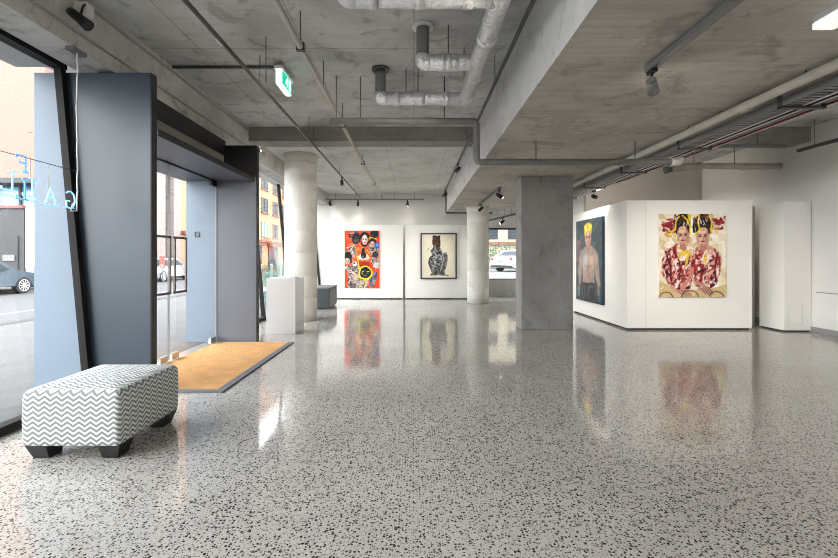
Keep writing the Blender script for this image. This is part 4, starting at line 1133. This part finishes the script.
def car(label, x, y, rot, z, paint, group=None, length=4.4, ht=1.44):
    t = thing('car', label, 'car', (0, 0, 0))
    hl = length / 2; w = .88
    prof = [(-hl, .32), (-hl - .02, .55), (-hl + .06, .86), (-hl + .55, .95), (-hl + 1.15, ht - .06), (-hl + 1.75, ht), (-hl + 2.5, ht - .03), (-hl + 3.25, .98), (hl - .35, .80), (hl - .02, .62), (hl, .32)]
    # wheel arches
    low = []
    for cyw in (hl - .85, -hl + .80):
        low += [(cyw + .37 * math.cos(a), .32 + .33 * math.sin(a)) for a in np.linspace(0, PI, 9)]
    ring = prof + [(hl - .3, .22)] + low[:9] + low[9:] + [(-hl + .3, .22)]
    bm = bmesh.new()
    def wx(z_): return w * (1 - .20 * max(0, (z_ - .88)) / .56) * (1 - .06 * max(0, (.5 - z_)))
    A = [bm.verts.new((-wx(b), a, b)) for a, b in ring]; B = [bm.verts.new((wx(b), a, b)) for a, b in ring]
    bm.faces.new(A); bm.faces.new(B[::-1])
    for i in range(len(ring)):
        j = (i + 1) % len(ring)
        bm.faces.new((A[i], B[i], B[j], A[j]))
    bmesh.ops.recalc_face_normals(bm, faces=bm.faces)
    bmesh.ops.triangulate(bm, faces=[f for f in bm.faces if len(f.verts) > 4])
    me = bpy.data.meshes.new('body'); bm.to_mesh(me); bm.free(); me.materials.append(M[paint])
    ob = bpy.data.objects.new('body', me); COL.objects.link(ob); ob.parent = t
    for sg in (-1, 1):
        q = MB(); k = .012
        side = [(-hl + .72, .97), (-hl + 1.22, ht - .12), (-hl + 1.75, ht - .07), (-hl + 2.42, ht - .10), (-hl + 3.0, .99)]
        q.prism([(sg * (wx(b) + .004), a, b) for a, b in side], (sg * k, 0, 0))
        q.build('side_window', M['winglass'], t)
    MB().hexa([(-wx(.98) + .12, -hl + .58, .985), (wx(.98) - .12, -hl + .58, .985), (wx(.98) - .12, -hl + .60, .97), (-wx(.98) + .12, -hl + .60, .97),
               (-wx(ht) + .08, -hl + 1.08, ht - .10), (wx(ht) - .08, -hl + 1.08, ht - .10), (wx(ht) - .08, -hl + 1.10, ht - .12), (-wx(ht) + .08, -hl + 1.10, ht - .12)]).build('rear_window', M['winglass'], t)
    MB().hexa([(-wx(.98) + .1, hl - 1.18, 1.005), (wx(.98) - .1, hl - 1.18, 1.005), (wx(.98) - .1, hl - 1.2, .99), (-wx(.98) + .1, hl - 1.2, .99),
               (-wx(ht) + .08, hl - 1.84, ht - .05), (wx(ht) - .08, hl - 1.84, ht - .05), (wx(ht) - .08, hl - 1.86, ht - .07), (-wx(ht) + .08, hl - 1.86, ht - .07)]).build('windscreen', M['winglass'], t)
    for sg in (-1, 1):
        MB().box(sg * .80 - .14 * (sg > 0) - .0 * sg, sg * .80 + .14 * (sg < 0), -hl - .03, -hl + .12, .70, .86).build('tail_light', M['tail'], t)
        MB().box(sg * .78 - .16 * (sg > 0), sg * .78 + .16 * (sg < 0), hl - .14, hl - .0, .60, .72).build('headlight', M['silver'], t)
    MB().box(-.26, .26, -hl - .03, -hl + .02, .56, .67).build('number_plate', M['line'], t)
    MB().box(-.80, .80, -hl - .035, -hl + .2, .28, .40).build('bumper', M['tyre'], t)
    for sg in (-1, 1):
        for cyw in (hl - .85, -hl + .80):
            wl = MB().cyl((sg * .66, cyw, .33), (sg * .885, cyw, .33), .33, seg=24).build('wheel', M['tyre'], t)
            q = MB().cyl((sg * .885, cyw, .33), (sg * .888, cyw, .33), .06, seg=12)
            for k in range(10):
                a = 2 * PI * k / 10
                q.bar((sg * .888, cyw + .04 * math.cos(a), .33 + .04 * math.sin(a)), (sg * .888, cyw + .22 * math.cos(a), .33 + .22 * math.sin(a)), .035, .012, up=(1, 0, 0))
            q.tube([(sg * .887, cyw + .23 * math.cos(a), .33 + .23 * math.sin(a)) for a in np.linspace(0, 2 * PI, 24, endpoint=False)], .014, 6, closed=True)
            q.build('rim', M['alloy'], wl)
    t.location = (x, y, z); t.rotation_euler = (0, 0, rot)
    return t
car('blue grey parked sedan seen through the left window', -16.75, 16.15, 0, -.10, 'carblue')
car('silver parked car seen through the glass doors', -15.9, 27.2, 0, -.10, 'cargrey')
car('dark parked car in front of the orange building', -15.9, 33.2, 0, -.10, 'carblue')
car('white car seen from behind through the rear window', 7.0, 27.6, -.88, .5, 'carwhite', length=4.3, ht=1.38)

def facade_building(label, x, y0, y1, ztop, wall, wins=(), depth=10, name='building', z0=-.1):
    """street-facing building with its front on the plane x"""
    t = thing(name, label, 'building', (x, (y0 + y1) / 2, z0))
    MB().box(x - depth, x, y0, y1, z0, ztop).build('wall', M[wall], t)
    for (a, b, c, d, gm) in wins:
        w_ = MB().box(x - .02, x + .05, a, b, c, c + .07).box(x - .02, x + .05, a, b, d - .06, d).box(x - .02, x + .05, a, a + .06, c, d).box(x - .02, x + .05, b - .06, b, c, d)
        w_.box(x - .02, x + .05, (a + b) / 2 - .03, (a + b) / 2 + .03, c, d)
        w_ = w_.build('window', M['wframe'], t)
        MB().box(x - .01, x + .02, a + .05, b - .05, c + .05, d - .05).build('pane', M[gm], w_)
        MB().box(x, x + .14, a - .1, b + .1, c - .14, c).build('sill', M['sill'], w_)
    return t
wins = []
for k in range(8):
    yc = 34.5 + k * 4.05
    for r_, (c, d) in enumerate(((3.9, 5.65), (6.8, 8.55), (9.6, 10.9))):
        wins.append((yc, yc + 2.15, c, d, 'greenblind' if (k == 4 and r_ == 0) else 'winglass'))
    for c in (12.4, 15.2): wins.append((yc, yc + 2.15, c, c + 1.75, 'winglass'))
b = facade_building('orange rendered apartment building across the street', -18, 33.2, 78, 18.0, 'orange', wins)
for k in range(6):
    y = 35 + k * 6
    o = MB().box(-18.02, -17.9, y, y + 3.6, .0, 2.7).build('shopfront', M['winglass'], b)
    MB().box(-17.98, -17.6, y - .3, y + 3.9, 2.75, 3.1).build('awning', M['sill'], o)
MB().box(-18.0, -17.7, 33.2, 78, 3.2, 3.45).build('string_course', M['sill'], b)
facade_building('pale pink building across the street seen through the glass doors', -18, 25.0, 31.15, 22, 'palepink', [(26.0, 27.6, 5, 7, 'winglass'), (26.0, 27.6, 9, 11, 'winglass')], depth=2.2)
facade_building('narrow pale pink wing beside the orange building', -18, 32.25, 33.2, 22, 'palepink')
facade_building('dark brick stair bay recessed between two pale pink fronts', -18.6, 31.2, 32.2, 22, 'brick', [(31.45, 32.15, z, z + 1.9, 'skyglass') for z in (1.2, 3.6, 6.0, 8.4, 10.8)], depth=1.5)
# corner building facing the gallery, far left
t = thing('building', 'pink rendered building with grey garage front at the far left', 'building', (-25, 24, -.1))
MB().box(-42, -20.6, 24, 26, 5.82, 22).build('upper_wall', M['pink'], t)
MB().box(-42, -20.6, 24.0, 26, 5.55, 5.80).build('underside_trim', M['shutter'], t)
o = MB().box(-42, -21.0, 25.4, 25.6, 4.35, 5.55).build('clerestory', M['skyglass'], t)
for x in (-24.6, -23.2, -21.8): MB().box(x - .07, x + .07, 25.3, 25.4, 4.35, 5.55).build('mullion', M['wframe'], o)
MB().box(-42, -22.4, 24.6, 24.8, 4.2, 4.35).build('fascia', M['redtrim'], t)
MB().box(-42, -22.4, 24.7, 24.8, -.1, 4.2).build('garage_front', M['shutter'], t)
MB().box(-24.2, -22.7, 24.62, 24.7, -.1, 2.6).build('roller_door', M['wframe'], t)
MB().box(-23.5, -22.85, 24.55, 24.62, 1.18, 1.52).build('notice_board', M['line'], t)
struct(MB().box(-21.75, -20.0, 27, 27.2, -.1, 6).build('wall_lane', M['path']))
# bush in the gap
def bush(label, c, r, seed):
    rng = random.Random(seed); bm = bmesh.new()
    for k in range(900):
        v = Vector((rng.gauss(0, 1), rng.gauss(0, 1), rng.gauss(0, 1))).normalized() * (rng.random() ** .4)
        p = Vector((c[0] + v.x * r[0], c[1] + v.y * r[1], c[2] + v.z * r[2]))
        a = Vector((rng.uniform(-1, 1), rng.uniform(-1, 1), rng.uniform(-1, 1))).normalized() * .11
        b_ = a.orthogonal().normalized() * .055
        bm.faces.new([bm.verts.new(p + a), bm.verts.new(p + b_), bm.verts.new(p - a), bm.verts.new(p - b_)])
    t = thing('bush', label, 'bush', (c[0], c[1], -.1))
    me = bpy.data.meshes.new('foliage'); bm.to_mesh(me); bm.free(); me.materials.append(M['leaf'])
    me.transform(Matrix.Translation(-t.location)); ob = bpy.data.objects.new('foliage', me); COL.objects.link(ob); ob.parent = t
    MB().cyl((c[0], c[1], -.1), (c[0], c[1], c[2]), .06, seg=8).build('stem', M['brick'], t)
bush('dark green bush beside the grey garage front', (-21.6, 26.1, 1.7), (.75, .5, 1.3), 3)
# pale green glass screen outside the far windows
t = thing('glass_screen', 'pale green glass balustrade outside the far windows', 'balustrade', (-4.7, 14.2, 0))
for k in range(5):
    MB().box(-4.71, -4.69, 12.2 + k * 1.0, 13.16 + k * 1.0, .05, 1.12).build('pane', M['green_glass'], t)
    MB().box(-4.73, -4.67, 13.16 + k, 13.2 + k, 0, 1.15).build('post', M['silver'], t)
# red street sign
t = thing('street_sign', 'red and white street sign beyond the glass doors', 'sign', (-14.2, 24.3, -.1))
MB().cyl((-14.2, 24.3, -.1), (-14.2, 24.3, 1.55), .03, seg=8).build('post', M['grey'], t)
MB().box(-14.34, -14.06, 24.24, 24.27, .75, 1.45).build('board', M['redtrim'], t)
MB().box(-14.28, -14.12, 24.23, 24.24, .8, 1.0).build('panel', M['line'], t)
# place behind the rear window
struct(MB().box(-2, 30, 15.25, 60, -.1, .5).build('rear_yard', M['path'], origin=(5, 20, .5)), 'bright raised yard behind the rear window')
t = thing('building', 'cream building behind the white car', 'building', (9, 38, .5))
MB().box(-2, 24, 38, 44, .5, 9).build('wall', M['cream'], t)
for x in (6.3, 8.3, 10.3):
    for z in (3.0, 5.2):
        MB().box(x, x + 1.1, 37.95, 38, z, z + 1.2).build('window', M['winglass'], t)
MB().box(-2, 24, 37.8, 38, 2.5, 2.75).build('band', M['sill'], t)
bush('grey green hedge behind the white car', (7.2, 34, 1.4), (3.0, .8, 1.2), 5)
# wires over the street
tag(MB().tube([(-18, 20, 7.2), (-14, 21.5, 6.8), (-10, 23.5, 6.9), (-4.0, 26, 7.3)], .012, 6).build('overhead_wire', M['black']), 'thin overhead wire across the street', 'wire')

# ------------------------------------------------------------------ light
W = bpy.data.worlds.new('sky'); S.world = W; W.use_nodes = True
nt = W.node_tree
for n_ in list(nt.nodes): nt.nodes.remove(n_)
out = nt.nodes.new('ShaderNodeOutputWorld'); bg = nt.nodes.new('ShaderNodeBackground')
tc = nt.nodes.new('ShaderNodeTexCoord'); sx = nt.nodes.new('ShaderNodeSeparateXYZ'); nt.links.new(tc.outputs['Generated'], sx.inputs[0])
r_ = ramp(nt, sx.outputs[2], [(0.0, (0.98, 0.98, 0.985)), (0.35, (0.96, 0.975, 1.0)), (1.0, (0.88, 0.94, 1.0))])
nt.links.new(r_.outputs[0], bg.inputs[0]); bg.inputs[1].default_value = 7.0
nt.links.new(bg.outputs[0], out.inputs[0])

S.view_settings.view_transform = 'Standard'; S.view_settings.look = 'None'
S.view_settings.exposure = 0.40; S.view_settings.gamma = 1.0; S.view_settings.use_curve_mapping = False
S.cycles.use_denoising = True; S.cycles.denoiser = 'OPENIMAGEDENOISE'; S.cycles.denoising_input_passes = 'RGB_ALBEDO_NORMAL'; S.cycles.denoising_prefilter = 'NONE'; S.cycles.filter_width = 1.0
S.cycles.max_bounces = 10; S.cycles.diffuse_bounces = 6; S.cycles.transparent_max_bounces = 16
S.cycles.caustics_reflective = False; S.cycles.caustics_refractive = False
S.cycles.sample_clamp_indirect = 6.0
for o in bpy.data.objects:
    if '_w' in o: del o['_w']
